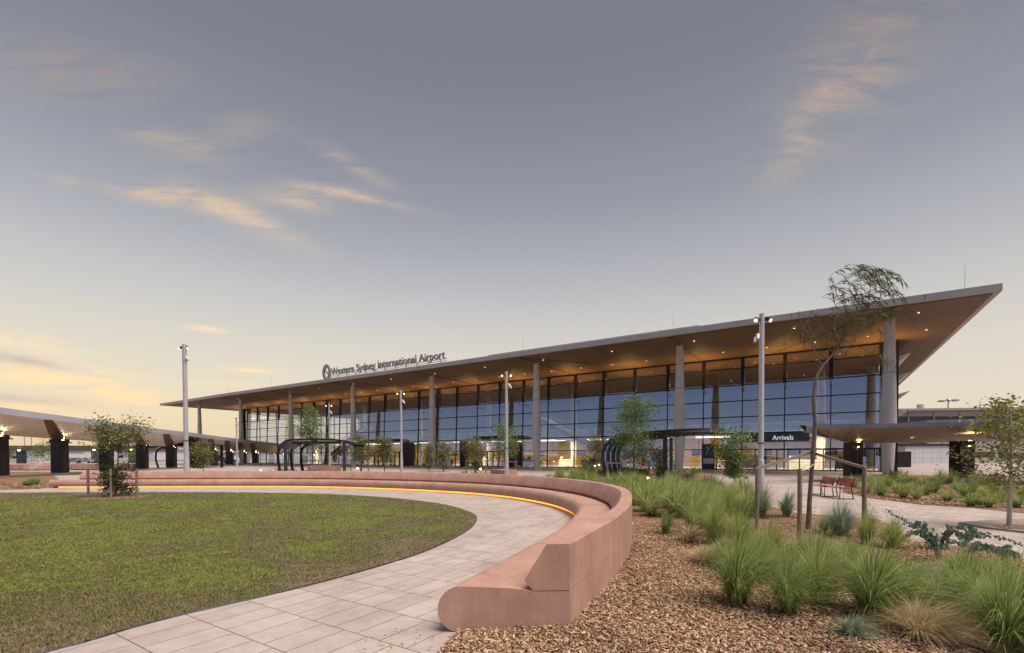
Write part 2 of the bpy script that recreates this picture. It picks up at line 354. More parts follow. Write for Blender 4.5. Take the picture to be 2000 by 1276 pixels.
dk = mth(nt, 'MULTIPLY', mth(nt, 'MULTIPLY', total([(55,702,100,9,10,.8),(40,775,120,10,5,.5)]), wisp_c), vis, clamp=True)
dens = mth(nt, 'MULTIPLY', mth(nt, 'ADD', mth(nt, 'ADD', ca, cb), cc), vis, clamp=True)
ccol = ramp(nt, V, [(0.0, (0.95,0.66,0.40)), (0.15, (1.0,0.70,0.38)), (0.27, (0.90,0.69,0.47)), (0.5, (0.62,0.48,0.36)), (0.68, (0.46,0.36,0.29)), (0.9, (0.34,0.26,0.23))])
brk = mth(nt, 'ADD', mth(nt, 'MULTIPLY', wisp(R(24), 1.0, 3.5, 22.0, 0.8, 0.28, 0.62), 0.35), 0.65)
dens = mth(nt, 'MULTIPLY', dens, brk)
col = mixc(nt, dk, col, (0.40,0.36,0.35)); col = mixc(nt, dens, col, ccol)
gm = mr(Z, -0.05, 0.0)
col = mixc(nt, gm, (0.22,0.19,0.17), col)
nt.links.new(col, bg.inputs[0]); bg.inputs[1].default_value = 1.0

sun = bpy.data.lights.new('soft_dusk_light', 'SUN'); sun.energy = 4.2; sun.angle = R(48); sun.color = (1.0,0.90,0.82)
so = bpy.data.objects.new('soft_dusk_light', sun); C.objects.link(so)
d = Vector((-0.45,0.28,-1.0)); so.rotation_euler = d.to_track_quat('-Z','Y').to_euler()

# ------------------------------------------------------------------ ground sheets
def sheet(name, pts, z, mat, kind='structure', sub=0):
    b = MB(); b.add([(p[0],p[1],z) for p in pts], [tuple(range(len(pts)))])
    o = b.build(name, mat); return tag(o, kind=kind)
M['far'] = simple('dry_ground', (0.20,0.185,0.15), 0.9, 0, 0.3, 0.02, 0.0, 'World')
sheet('terrain', [(-4000,-300),(4000,-300),(4000,5000),(-4000,5000)], -0.03, M['far'])
sheet('plaza_paving', [(-75,-12),(160,-12),(160,150),(-150,150),(-150,40)], 0.0, M['paving'])
def catmull(P, n=8, closed=False):
    out = []; m = len(P)
    for i in range(m-1):
        p0 = P[max(i-1,0)]; p1 = P[i]; p2 = P[i+1]; p3 = P[min(i+2,m-1)]
        for k in range(n):
            t = k/n; out.append(tuple(0.5*((2*b)+(-a+c)*t+(2*a-5*b+4*c-d)*t*t+(-a+3*b-3*c+d)*t**3) for a,b,c,d in zip(p0,p1,p2,p3)))
    out.append(tuple(P[-1])); return out
lawn_edge = catmull([(-60,25.5),(-40,25.3),(-26.46,24.83),(-18.46,24.75),(-12.86,24.13),(-8.83,23.01),(-5.37,20.98),(-2.74,18.3),(-1.44,15.82),(-1.05,14.17),(-1.1,12.06),(-1.51,10.03),(-2.03,8.59),(-2.97,6.93),(-4.01,5.58),(-4.36,4.86),(-4.52,4.6),(-5.3,3.0),(-6.5,1.0)], 6)
sheet('lawn', lawn_edge + [(-8,-6),(-60,-6)], 0.012, M['turf'])
rim = MB(); rim.tube([(p[0],p[1],0.004) for p in lawn_edge], 0.014, 4); tag(rim.build('lawn_edging', M['dark']), kind='structure')

# bench plan (outer back edge and inner nose edge)
outer_c = [(.62,5.19),(1.06,6.15),(1.50,7.12),(1.90,8.15),(2.28,9.25),(2.72,10.9),(3.06,12.5),(3.20,14.2),(3.02,16.2),(2.50,18.2),(1.60,20.2),(0.35,22.1),(-1.25,23.8),(-3.1,25.2),(-5.2,26.5),(-7.9,27.8),(-10.2,28.7),(-13,29.25),(-17,29.5),(-22,29.65),(-27.3,29.75)]
outer = catmull([(*p,) for p in outer_c], 8)
def normals(P):
    N = []
    for i in range(len(P)):
        a = P[max(i-1,0)]; b = P[min(i+1,len(P)-1)]; tx, ty = b[0]-a[0], b[1]-a[1]; l = math.hypot(tx,ty); N.append((-ty/l, tx/l))
    return N
nrm = normals(outer); inner = []
for i, (p, n) in enumerate(zip(outer, nrm)):
    k = max(0.0, 1-i/16.0)     # the near end is cut on the skew
    sk = (-1.42, -0.10); dx = n[0]*1.40*(1-k)+sk[0]*k; dy = n[1]*1.40*(1-k)+sk[1]*k
    inner.append((p[0]+dx, p[1]+dy))
PLANTBED = None
def P(*a): return at(*a)
bed = [(-0.9,2.5),P(852,1290),P(894,1238)] + [(p[0]-0.05*n[0]*-1, p[1]) for p, n in zip(outer[:80:4], nrm[:80:4])] + [(1.7,21.5),P(1085,934),P(1180,919),P(1330,927),P(1390,950),P(1440,972),P(1548,1002),P(1716,1015),P(1780,1058),P(1880,1072),P(2000,1096),P(2150,1115),(8.5,3.0),(6,1.0)]
sheet('mulch_bed', bed, 0.014, M['mulch'])
rbed = [P(1655,932),P(1720,927),P(1890,931),P(2010,944),P(2200,958),P(2200,1008),P(2000,1003),P(1900,993),P(1800,986),P(1700,973),P(1645,962)]
sheet('far_mulch_bed', rbed, 0.014, M['mulch'])
lbed = [P(-60,930),P(30,925),P(95,922),(-27.6,29.9),(-27.6,28.3),P(78,955),P(0,957),P(-60,957)]
sheet('left_mulch_bed', lbed, 0.014, M['mulch'])
def inpoly(x, y, poly):
    x = np.asarray(x); y = np.asarray(y); ins = np.zeros(x.shape, bool); n = len(poly); j = n-1
    for i in range(n):
        xi, yi = poly[i]; xj, yj = poly[j]
        c = ((yi > y) != (yj > y)) & (x < (xj-xi)*(y-yi)/((yj-yi)+1e-12)+xi); ins ^= c; j = i
    return ins
def chips(n, region, y0, y1, x0f, x1f, size, name):
    rng = np.random.default_rng(3)
    y = y0*np.power(y1/y0, rng.random(n)); u = x0f+(x1f-x0f)*rng.random(n); x = u*y
    k = inpoly(x, y, region); x = x[k]; y = y[k]; n = len(x)
    L = size*(0.5+rng.random(n)**1.5*1.3); Wd = L*(0.18+0.3*rng.random(n)); T = 0.004+0.004*rng.random(n)
    yaw = rng.random(n)*6.283; pit = (rng.random(n)-0.5)*0.9; rol = (rng.random(n)-0.5)*1.0
    tz = 0.02+0.035*rng.random(n)
    local = np.array([(-.5,-.35,0),(.5,-.5,0),(.42,.5,0),(-.5,.3,0),(-.5,-.35,1),(.5,-.5,1),(.42,.5,1),(-.5,.3,1)])
    lx = local[:,0][None]*L[:,None]; ly = local[:,1][None]*Wd[:,None]; lz = local[:,2][None]*T[:,None]
    y1_ = ly*np.cos(rol)[:,None]-lz*np.sin(rol)[:,None]; z1_ = ly*np.sin(rol)[:,None]+lz*np.cos(rol)[:,None]
    x2 = lx*np.cos(pit)[:,None]+z1_*np.sin(pit)[:,None]; z2 = -lx*np.sin(pit)[:,None]+z1_*np.cos(pit)[:,None]
    X_ = x2*np.cos(yaw)[:,None]-y1_*np.sin(yaw)[:,None]+x[:,None]; Y_ = x2*np.sin(yaw)[:,None]+y1_*np.cos(yaw)[:,None]+y[:,None]; Z_ = z2+tz[:,None]
    V_ = np.stack([X_,Y_,Z_],-1).reshape(-1,3)
    fc = np.array([(4,5,6,7),(0,1,5,4),(1,2,6,5),(2,3,7,6),(3,0,4,7)]); F_ = (np.arange(n)[:,None,None]*8+fc[None]).reshape(-1,4)
    return fast_mesh(name, V_, F_, 4, M['chips'])
o = chips(105000, bed, 3.9, 13.0, -0.2, 1.15, 0.038, 'bark_mulch'); tag(o, 'brown bark mulch chips covering the planting bed behind the curved bench', 'mulch', kind='stuff')
o = chips(16000, rbed, 17, 30, 0.5, 1.3, 0.09, 'bark_mulch'); tag(o, 'bark mulch chips in the far planting bed by the right canopy', 'mulch', kind='stuff')
o = chips(2500, lbed, 24, 34, -1.2, -0.85, 0.11, 'bark_mulch'); tag(o, 'bark mulch chips beyond the far end of the curved bench', 'mulch', kind='stuff')
tag(chips(110, [(-1.4,3.6),(-0.55,4.0),(-0.55,5.0),(-0.9,5.1),(-1.6,5.2)], 3.8, 5.4, -0.34, -0.08, 0.024, 'stray_bark_chips'), 'stray bark chips scattered on the paving by the bench end', 'mulch', kind='stuff')
# lawn blades
def lawn_blades(n, y0, y1, h):
    rng = np.random.default_rng(5); y = y0*np.power(y1/y0, rng.random(n)); x = y*(-1.15+1.25*rng.random(n))
    k = inpoly(x, y, lawn_edge+[(-8,-6),(-60,-6)]); x = x[k]; y = y[k]; n = len(x)
    a = rng.random(n)*6.283; wd = (0.0035+0.0006*y)*0.9; hh = h*(0.5+rng.random(n))*(1+0.02*y); lean = hh*(0.3+0.9*rng.random(n)); b = rng.random(n)*6.283
    v0 = np.stack([x-np.cos(a)*wd, y-np.sin(a)*wd, np.full(n,0.01)],-1); v1 = np.stack([x+np.cos(a)*wd, y+np.sin(a)*wd, np.full(n,0.01)],-1)
    v2 = np.stack([x+np.cos(b)*lean, y+np.sin(b)*lean, 0.01+hh],-1); V_ = np.stack([v0,v1,v2],1).reshape(-1,3)
    return fast_mesh('lawn_grass', V_, np.arange(n*3).reshape(-1,3), 3, M['blades'])
tag(lawn_blades(330000, 4.3, 24.6, 0.020), 'short mown lawn grass with dry brown patches inside the curved bench', 'grass', kind='stuff')

# ------------------------------------------------------------------ curved bench
bench = empty('curved_bench', (outer[0][0], outer[0][1], 0), 0, 'long curved terracotta concrete bench with amber light strip sweeping round the lawn', 'bench')
bo = bench.location
def sweep(prof, i0, i1, closed=True, gap=0.0):
    """prof: list of (t,z), t measured from the outer back edge to the nose (0..1.4)"""
    b = MB(); m = len(prof)
    idx = list(range(i0, i1+1)); vs = []
    for j, i in enumerate(idx):
        ox, oy = outer[i]; ix, iy = inner[i]
        if gap and j == len(idx)-1 and i+0 < len(outer)-1:
            a = outer[i-1]; b2 = inner[i-1]; l = math.hypot(ox-a[0], oy-a[1]); f = gap/l
            ox += (a[0]-ox)*f; oy += (a[1]-oy)*f; ix += (b2[0]-ix)*f; iy += (b2[1]-iy)*f
        for (t, z) in prof:
            k = t/1.40; vs.append((ox+(ix-ox)*k-bo.x, oy+(iy-oy)*k-bo.y, z))
    fs = []
    for j in range(len(idx)-1):
        for k in range(m): fs.append((j*m+k, j*m+(k+1)%m, (j+1)*m+(k+1)%m, (j+1)*m+k))
    fs.append(tuple(range(m))[::-1]); fs.append(tuple(range((len(idx)-1)*m, len(idx)*m)))
    b.add(vs, fs); return b
nose = [(1.165+0.235*math.cos(R(a)), 0.255+0.235*math.sin(R(a))) for a in range(90,-46,-9)]
full_nose = [(1.165+0.235*math.cos(R(a)), 0.245+0.245*math.sin(R(a))) for a in range(90,-91,-10)]
seat_prof = [(0,-0.02),(0,0.408),(0.36,0.415),(0.62,0.455)]+nose+[(1.14,0.105),(1.14,-0.02)]
end_prof = [(0,-0.02),(0,0.408),(0.36,0.415),(0.62,0.455)]+full_nose+[(1.12,-0.02)]
back_prof = [(0,0.418),(0,0.915),(0.008,0.925),(0.245,0.925),(0.258,0.912),(0.478,0.555),(0.482,0.535),(0.40,0.435),(0.385,0.424)]
N = len(outer)
def join(bs):
    r = MB()
    for b in bs: r.add(b.v, b.f)
    return r
segs = [0,2,16,32,52,68,84,100,116,132,146,N-1]
segs = [s for s in segs if s < N-1]+[N-1]
seat = [sweep(end_prof, 0, 2)] + [sweep(seat_prof, a, b, gap=0.014) for a, b in zip(segs[1:-1], segs[2:])]
o = join(seat).build('seat', M['terra'], bench, smooth=True)
bseg = [0,16,32,48,60,76,92,108,124,140,N-3]
bseg = [s for s in bseg if s < N-3]+[N-3]
join([sweep(back_prof, a, b, gap=0.014) for a, b in zip(bseg[:-1], bseg[1:])]).build('backrest', M['terra'], bench, smooth=True)
sweep([(1.145,0.015),(1.145,0.098),(1.215,0.098),(1.225,0.015)], 6, N-2).build('light_strip', M['led'], bench)
# shadow recess under the backrest and small access plate on the outer face
i = 38; a = Vector((*outer[i],0)); c2 = Vector((*outer[i+2],0)); dirv = (c2-a).normalized(); out_n = Vector((dirv.y,-dirv.x,0))
b = MB(); cc_ = (a+c2)/2+out_n*0.008; b.cbox((cc_.x-bo.x, cc_.y-bo.y, 0.22), (0.34,0.03,0.26), math.atan2(dirv.y,dirv.x)); b.build('access_plate', M['galv'], bench)

# ------------------------------------------------------------------ terminal building (local frame: x along the front, y away)
T = empty('terminal_building', (0,0,0), BANG, 'long glass fronted airport terminal with a wide flat timber lined roof on tall columns', 'building')
D1, D2, D3 = 49.6, 59.0, 45.2
XL, XR = -119.0, 9.85
SZ = 12.72
# roof: slab with tapered left tip
b = MB()
top = [(XL,D3,12.95),(-92,D3,13.18),(XR,D3,13.22),(XR,112,13.22),(-92,112,13.18),(XL,100,12.95)]
bot = [(XL,D3,12.55),(-92,D3,12.70),(XR,D3,12.72),(XR,112,12.72),(-92,112,12.70),(XL,100,12.55)]
b.slab(top, bot); b.build('roof', M['fascia'], T)
b = MB()
b.add([(XL+.6,D3+.35,12.53),(-92,D3+.35,12.66),(XR-.35,D3+.35,12.68),(XR-.35,111.5,12.68),(-92,111.5,12.66),(XL+.6,99.5,12.53)], [(5,4,1,0),(4,3,2,1)])
b.build('soffit', M['soffit'], T)
x = XR-4
while x > XL+28:
    b = MB(); b.box(x-0.012, x+0.012, D3-0.012, D3, 12.78, 13.16); b.build('fascia_joint', M['dark'], T); x -= 8.26
b = MB()
for k in range(8):
    x = 4.27-16.54*k; b.box(x-0.04, x+0.04, D3+0.4, D2, 12.62 if k<6 else 12.60, 12.672)
for k in range(0,8,2):
    x = 4.27-16.54*k
    for s in ((-1,) if k == 0 else (-1,1)):
        p0 = Vector((x, D3+0.5, 12.66)); p1 = Vector((x+s*9.0, D2-0.2, 12.66)); b.tube([p0,p1], 0.035, 4)
b.build('soffit_joint', M['dark'], T)
b = MB()
x = -33.0
while x < -9.7:
    b.box(x, x+0.42, D3+0.5, D3+0.62, 13.21, 13.42); x += 0.6
b.box(-33,-9.6,D3+0.51,D3+0.61,13.38,13.44); b.build('roof_guard', M['galv'], T)
for px, py in ((1885,518),(1315,608),(1021,655),(630,640),(446,748),(530,735),(1288,640),(1596,600)):
    r = ray(px, py); ca_, sa_ = math.cos(BANG), math.sin(BANG); dd = -r[0]*sa_+r[1]*ca_
    if px == 630: continue
    Dm = 52.0; t = Dm/dd; xl = (r[0]*ca_+r[1]*sa_)*t; zt = CH+r[2]*t
    b = MB(); b.tube([(xl,Dm,13.2),(xl,Dm,zt)], [0.03,0.012], 5); b.build('lightning_rod', M['galv'], T)
colb = MB(); colb.lathe([(0.40,0.0),(0.40,0.05),(0.36,0.06),(0.44,2.0),(0.55,4.2),(0.55,4.21),(0.50,6.5),(0.42,9.5),(0.34,12.70)], 28, sy=0.8)
col_me = None
for k in range(8):
    if k == 0:
        c0 = colb.build('column', M['concrete'], T, smooth=True); c0.location = (4.27,D1,0)
    else:
        c = c0.copy(); C.objects.link(c); c.location = (4.27-16.54*k, D1, 0)
for k in range(7):
    c = c0.copy(); C.objects.link(c); c.name = 'interior_column'; c.location = (-0.5-16.54*k, 69.5, 0)
# curtain wall
LEAN = -0.042
def fy(z): return D2-LEAN*z
mx = [4.53-4.125*k for k in range(29)]
XG0, XG1 = -112.3, 5.8
edges = [XG1]+mx+[XG0]
for i_ in range(len(edges)-1):
    b = MB(); xa, xb = edges[i_+1], edges[i_]; j1, j2 = random.uniform(-.016,.016), random.uniform(-.03,.03); b.add([(xa,fy(0)+j1,0.05),(xb,fy(0)-j1,0.05),(xb,fy(SZ)-j1+j2,SZ-0.05),(xa,fy(SZ)+j1+j2,SZ-0.05)], [(0,1,2,3)])
    b.build('glass_pane', M['glass'], T)
for k, x in enumerate(mx):
    b = MB()
    def lb(xa_, xb_, ya_, yb_, za_, zb_):
        b.slab([(xa_,fy(zb_)+ya_,zb_),(xb_,fy(zb_)+ya_,zb_),(xb_,fy(zb_)+yb_,zb_),(xa_,fy(zb_)+yb_,zb_)],[(xa_,fy(za_)+ya_,za_),(xb_,fy(za_)+ya_,za_),(xb_,fy(za_)+yb_,za_),(xa_,fy(za_)+yb_,za_)])
    lb(x-0.05,x+0.05,-0.09,0.09,0.0,9.4)
    if k % 7 == 0: lb(x-0.17,x+0.17,0.1,0.75,0.0,SZ-0.1)
    lb(x-0.18,x+0.18,-0.10,0.30,9.4,SZ-0.08); b.build('mullion', M['dark'], T)
b = MB(); b.box(XG1-0.2,XG1,D2-0.12,D2+0.7,0,SZ-0.1); b.build('corner_post', M['dark'], T)
b = MB(); b.box(XG0,XG0+0.2,D2-0.12,D2+0.7,0,SZ-0.2); b.build('corner_post', M['dark'], T)
for z, h in ((0.06,0.10),(2.32,0.09),(4.12,0.15),(5.95,0.11),(7.75,0.11),(9.52,0.12),(11.42,0.14),(SZ-0.15,0.16)):
    b = MB(); b.box(XG0,XG1,fy(z)-0.075,fy(z)+0.075,z-h/2,z+h/2); b.build('transom', M['dark'], T)
b = MB(); b.box(XG0,XG1-2,fy(.9)-0.03,fy(.9)+0.03,0.9,0.94); b.build('guard_rail', M['dark'], T)
# door bays: uprights between ground and door head
for (xa, xb) in ((-68,-60.5),(-45,-37),(-10.5,-8.2),(-6.5,4.3)):
    x = xa; b = MB(); b.box(xa-0.04,xb+0.04,D2-0.09,D2+0.2,2.20,2.36)
    while x <= xb: b.box(x-0.045,x+0.045,D2-0.088,D2+0.15,0.0,2.3); x += 1.05
    b.build('door_frame', M['dark'], T)
for xa, xb, nm in ((-69.1,-60.8,'portal_canopy'),(-44.6,-36.4,'portal_canopy')):
    b = MB(); b.box(xa,xb,D2-1.3,D2+0.08,4.1,4.55); b.build(nm, M['dark'], T)
for xa, xb in ((-59.7,-58.0),(-47.3,-46.4),(-38.2,-37.5)):
    b = MB(); b.box(xa,xb,D2-1.2,D2-0.1,0.0,3.9 if xa<-50 else 3.9); b.build('portal_box', M['black'], T)
ab = MB(); ab.box(-8.0,-1.4,D2-0.55,D2+0.04,3.12,4.02); sgn = ab.build('arrivals_sign', M['navy'], T)
def text(body, size, ext, mat, name, parent, font_off=0.0):
    cu = bpy.data.curves.new(name, 'FONT'); cu.body = body; cu.size = size; cu.extrude = ext; cu.offset = font_off
    cu.resolution_u = 3
    tmp = bpy.data.objects.new('tmp', cu); C.objects.link(tmp)
    dg = bpy.context.evaluated_depsgraph_get(); me = bpy.data.meshes.new_from_object(tmp.evaluated_get(dg)); bpy.data.objects.remove(tmp)
    me.materials.clear(); me.materials.append(mat); o = bpy.data.objects.new(name, me); C.objects.link(o)
    if parent: o.parent = parent
    return o
tx = text('Arrivals', 0.80, 0.02, M['wtext'], 'lettering', sgn, 0.008)
xs = [v.co.x for v in tx.data.vertices]; wdt = max(xs)-min(xs)
tx.rotation_euler = (R(90),0,0); tx.scale = (1.95/wdt,1,0.9/1) ; tx.scale = (1.95/wdt, 0.92, 1); tx.location = (-4.78,D2-0.575,3.28)
# uplights at mullions
for k, x in enumerate(mx):
    b = MB(); b.lathe([(0.10,9.02),(0.14,9.05),(0.14,9.09)],10,(x,D2-0.72)); b.box(x-0.02,x+0.02,D2-0.72,D2+0.34,9.02,9.06); b.tube([(x,D2-0.72,9.09),(x,D2-0.72,9.4)],0.03,6); u = b.build('uplight', M['fascia'], T)
for k in range(0,29,2):
    L = bpy.data.lights.new('uplight_beam','SPOT'); L.energy = 650; L.color = (1.0,0.58,0.16); L.spot_size = R(150); L.spot_blend = 1.0; L.shadow_soft_size = 0.3
    lo = bpy.data.objects.new('uplight_beam', L); C.objects.link(lo); lo.parent = T; lo.location = (mx[k],D2-1.5,9.6); lo.rotation_euler = (R(180),0,0)
    L2 = lo.copy(); C.objects.link(L2); L2.location = (mx[k]-2,D2+4.0,8.9)
# downlights in the soffit
dl = MB(); dl.disc((0,0,0), 0.085, 10); dl0 = None
for k in range(29):
    for (yy, off) in ((48.2, 1.4), (55.3, 0.0), (63.5, 2.0)):
        if yy == 48.2 and k % 2: continue
        x = 7.3-4.125*k-off
        if dl0 is None: dl0 = dl.build('downlight', M['glow'], T); oo = dl0
        else: oo = dl0.copy(); C.objects.link(oo)
        oo.location = (x, yy, 12.60 if x > -90 else 12.52)
# left side wall glazing, seen through the corner
b = MB(); b.add([(XG0+0.1,D2+0.1,0.05),(XG0+0.1,92,0.05),(XG0+0.1,92,SZ-0.2),(XG0+0.1,D2+0.1,SZ-0.2)], [(0,1,2,3)]); b.build('side_glass', mat_glass('side_glass', 0.05, (0.93,0.95,0.95)), T)
b = MB()
for yv in np.arange(D2+4, 92, 4.125): b.box(XG0-0.1,XG0+0.25,yv-0.06,yv+0.06,0,SZ-0.2)
b.build('side_mullions', M['dark'], T)
b = MB()
for z in (0.06,2.32,4.12,5.95,7.75,9.52,11.42): b.box(XG0+0.02,XG0+0.18,D2+0.1,92,z-0.03,z+0.03)
b.build('side_transoms', M['dark'], T)
# interior
b = MB(); b.box(XG0,XG1-0.3,D2+0.2,92,-0.02,0.02); b.build('hall_floor', simple('hall_floor', (0.33,0.31,0.29), 0.3, 0, 0.05), T)
b = MB(); b.box(XG0+0.3,XG1-0.3,92,92.3,0,SZ-0.1); b.build('back_wall', simple('hall_back_wall', (0.27,0.29,0.32), 0.8, 0, 0.1, 0.2), T)
b = MB(); b.box(XG1-0.35,XG1-0.2,D2+0.5,92,0,SZ-0.1); b.build('side_wall', M['grey'], T)
b = MB(); b.box(-96,XG1-0.4,74,91.9,4.2,4.9); b.build('mezzanine', M['white'], T)
b = MB(); b.box(-96,XG1-0.4,73.9,73.93,4.9,5.95); b.build('balustrade', mat_glass('balustrade_glass', 0.1, (0.9,0.94,0.94)), T)
b = MB(); b.box(-96,XG1-0.4,73.85,73.95,5.95,6.0); b.build('balustrade_rail', M['galv'], T)
for xa, xb in ((-92,-78),(-74,-69),(-66,-50),(-46.5,-31),(-27,-12)):
    b = MB(); b.box(xa,xb,75.5,75.8,0.02,4.2)
    b.build('partition', M['warmwall'], T)
for xa, xb in ((-11,2),): 
    b = MB(); b.box(xa,xb,78,78.3,0.02,4.2); b.build('partition', M['warmwall'], T)
b = MB()
for x in np.arange(-90,4,8.3): b.box(x,x+4.6,70.5,70.7,4.02,4.08); b.box(x+1,x+5,66.5,66.65,4.02,4.08)
b.build('ceiling_light_strip', M['strip'], T)
b = MB(); b.box(-96,XG1-0.4,64.5,74,4.085,4.2); b.build('lower_ceiling', M['wall'], T)
b = MB()
for x in (-88,-83,-63,-56,-43,-35,-24.5,-21.5,-16,-7,-3.5,0.5):
    b.box(x-0.8,x+0.8,75.3,75.45,1.6,2.5)
b.build('wall_screens', M['dark'], T)
rs = random.Random(4)
for x in (-85,-80,-72,-62,-57,-52,-42,-36,-30,-22,-18,-9,-4,1):
    b = MB(); ww = rs.uniform(1.5,3.4); yy = rs.uniform(64,71); b.box(x,x+ww,yy,yy+0.8,0.02,1.05); b.box(x+0.2,x+0.6,yy+0.1,yy+0.3,1.05,1.5); b.box(x+ww-0.7,x+ww-0.3,yy+0.1,yy+0.3,1.05,1.5)
    b.build('service_desk', M['dark'] if rs.random()<0.6 else M['white'], T)
for (x0, z0_, x1, z1_, yy) in ((-22.5,0.0,-36.5,7.2,63.2),(-89.5,0.0,-76,7.2,63.2)):
    for dy in (0,1.6):
        b = MB(); y0 = yy+dy; b.slab([(x0,y0,z0_+0.35),(x1,y0,z1_+0.35),(x1,y0+1.1,z1_+0.35),(x0,y0+1.1,z0_+0.35)],[(x0,y0,0.02),(x1,y0,z1_-0.15),(x1,y0+1.1,z1_-0.15),(x0,y0+1.1,0.02)])
        e = b.build('escalator', M['grey'], T); b = MB()
        for s in (0,1.1): b.tube([(x0,y0+s,z0_+1.2),(x1,y0+s,z1_+1.2)],0.05,6)
        b.build('handrail', M['galv'], e)
b = MB(); b.box(-38.5,-36.5,63,66,4.2,7.2); b.build('landing', M['white'], T)
for x in (-95,-75,-55,-35,-15,0):
    for (yy, zz, en) in ((67,3.95,1500),(72,11.9,650)):
        L = bpy.data.lights.new('hall_light','AREA'); L.shape='RECTANGLE'; L.size = 10; L.size_y = 2.0; L.energy = en; L.color = (1.0,0.74,0.40) if zz<5 else (1.0,0.85,0.62)
        lo = bpy.data.objects.new('hall_light', L); C.objects.link(lo); lo.parent = T; lo.location = (x,yy,zz)
# sun blades on the right side wall
for z in (11.2,9.35,7.55,5.8):
    b = MB(); b.add([(XG1,D2+0.6,z),(XG1+1.0,D2+0.8,z+0.28),(XG1,D2+0.6,z-0.55),(XG1,90,z),(XG1+1.0,90,z+0.28),(XG1,90,z-0.55)],[(0,1,2),(3,5,4),(0,3,4,1),(1,4,5,2),(0,2,5,3)])
    b.build('sun_blade', M['galv'], T)
# lower wing behind to the right
ca_, sa_ = math.cos(BANG), math.sin(BANG)
def loc2(x, y): return (x*ca_-y*sa_, x*sa_+y*ca_)
def wld(px, py, z=0.0): return at(px, py, z)
W2 = empty('rear_wing', (0,0,0), 0, 'low dark airport wing with pale flat roof beyond the right end of the terminal', 'building')
b = MB(); xa = atY(1690,800,125); xb = atY(2150,795,125)
b.box(xa[0],xb[0],125,160,0,11.2); b.build('wall', simple('charcoal_cladding',(0.085,0.08,0.085),0.6,0,0.1,0.2), W2)
b = MB(); b.slab([(xa[0]-1,123,13.0),(xb[0],122,13.4),(xb[0],162,13.4),(xa[0]-1,162,13.0)],[(xa[0]-1,123,12.5),(xb[0],122,12.7),(xb[0],162,12.7),(xa[0]-1,162,12.5)]); b.box(xa[0],xb[0],124.5,161,11.2,12.5); b.build('roof', M['fascia'], W2)
b = MB()
for i_ in range(9): x = xa[0]+4+i_*6.6; b.box(x,x+0.25,124.3,124.49,0,12.4)
b.build('wall_rib', M['grey'], W2)
b = MB(); b.tube([(atY(1798,797,126)[0],126,13.2),(atY(1798,797,126)[0],126,14.4)],0.8,10); b.build('roof_vent', M['white'], W2)
WB = empty('annex', (0,0,0), 0, 'small white panelled annex with a dark roof cap right of the terminal', 'building')
p0 = at(1768,906); p1 = at(1845,905)
b = MB(); b.box(p0[0],p1[0],p0[1],p0[1]+10,0,2.9); b.build('wall', M['white'], WB)
b = MB(); b.box(p0[0]-0.2,p1[0]+0.1,p0[1]-0.2,p0[1]+10.2,2.9,3.35); b.build('roof', M['navy'], WB)
b = MB()
for i_ in range(1,6): x = p0[0]+(p1[0]-p0[0])*i_/6; b.box(x-0.02,x+0.02,p0[1]-0.012,p0[1]-0.002,0.1,2.8)
for z in (0.9,1.8): b.box(p0[0],p1[0],p0[1]-0.011,p0[1]-0.003,z-0.015,z+0.015)
b.build('panel_joint', M['grey'], WB)
WC = empty('service_block', (0,0,0), 0, 'beige service block with a dark window band behind the right canopy', 'building')
p0 = at(1846,905); p1 = at(2100,903); yb = p0[1]+4
b = MB(); b.box(p0[0]+0.3,p1[0]+8,yb,yb+14,0,5.2); b.build('wall', simple('beige_cladding',(0.46,0.42,0.37),0.7,0,0.05,0.5), WC)
for i_ in range(6): x = p0[0]+0.8+i_*6.2; b = MB(); b.box(x,x+5.2,yb-0.05,yb+0.05,0.95,1.75); b.build('window', M['dark'], WC)
b = MB(); b.box(p0[0],p1[0]+8,yb-0.25,yb+14.3,5.2,5.6); b.build('roof', M['fascia'], WC)
q = at(1765.5,913); b = MB(); b.box(q[0]-0.95,q[0]+0.95,q[1],q[1]+1.6,0,2.05); o = b.build('equipment_cabinet', M['black']); tag(o, 'tall black equipment cabinet standing by the right corner of the terminal', 'cabinet')
o.modifiers.new('b','BEVEL').width = 0.04
# roof sign
S = empty('roof_sign', (0,0,13.2), BANG, 'row of grey raised letters and round emblem on a frame along the roof edge', 'sign')
S.location = (*loc2(0,47.0),13.2)
tx = text('Western Sydney International Airport', 1.45, 0.09, M['letters'], 'lettering', S, 0.018)
xs = [v.co.x for v in tx.data.vertices]; wdt = max(xs)-min(xs)
tx.rotation_euler = (R(90),0,0); X0, X1 = -63.6, -40.7; tx.scale = ((X1-X0)/wdt, 1.0, 1.0); tx.location = (X0, 0, 0.95)
b = MB()
for z in (0.62,0.86): b.box(X0-0.6,X1+0.3,-0.04,0.04,z-0.035,z+0.035)
x = X0-0.5
while x < X1+0.5:
    b.box(x-0.05,x+0.05,-0.05,0.05,0,0.9); b.tube([(x,0,0.85),(x,1.7,0.02)],0.035,4); x += 2.05
b.build('frame', M['galv'], S)
b = MB(); outl = []; inl = []; n = 40
for k in range(n):
    a = 2*math.pi*k/n; s = math.sin(a); r = 1.0
    yy = 1.22*s if s > 0 else 1.22*s*(1+0.12*abs(s)); xx = 0.98*math.cos(a)*(1-0.12*(s if s<0 else 0)**2)*(1-0.10*max(0,s)**3)
    outl.append((xx,yy)); inl.append((0.54*xx+0.10*0, 0.62*yy-0.02))
vs = []; fs = []
for yq in (-0.12,0.12):
    for p in outl: vs.append((p[0],yq,p[1]))
    for p in inl: vs.append((p[0],yq,p[1]))
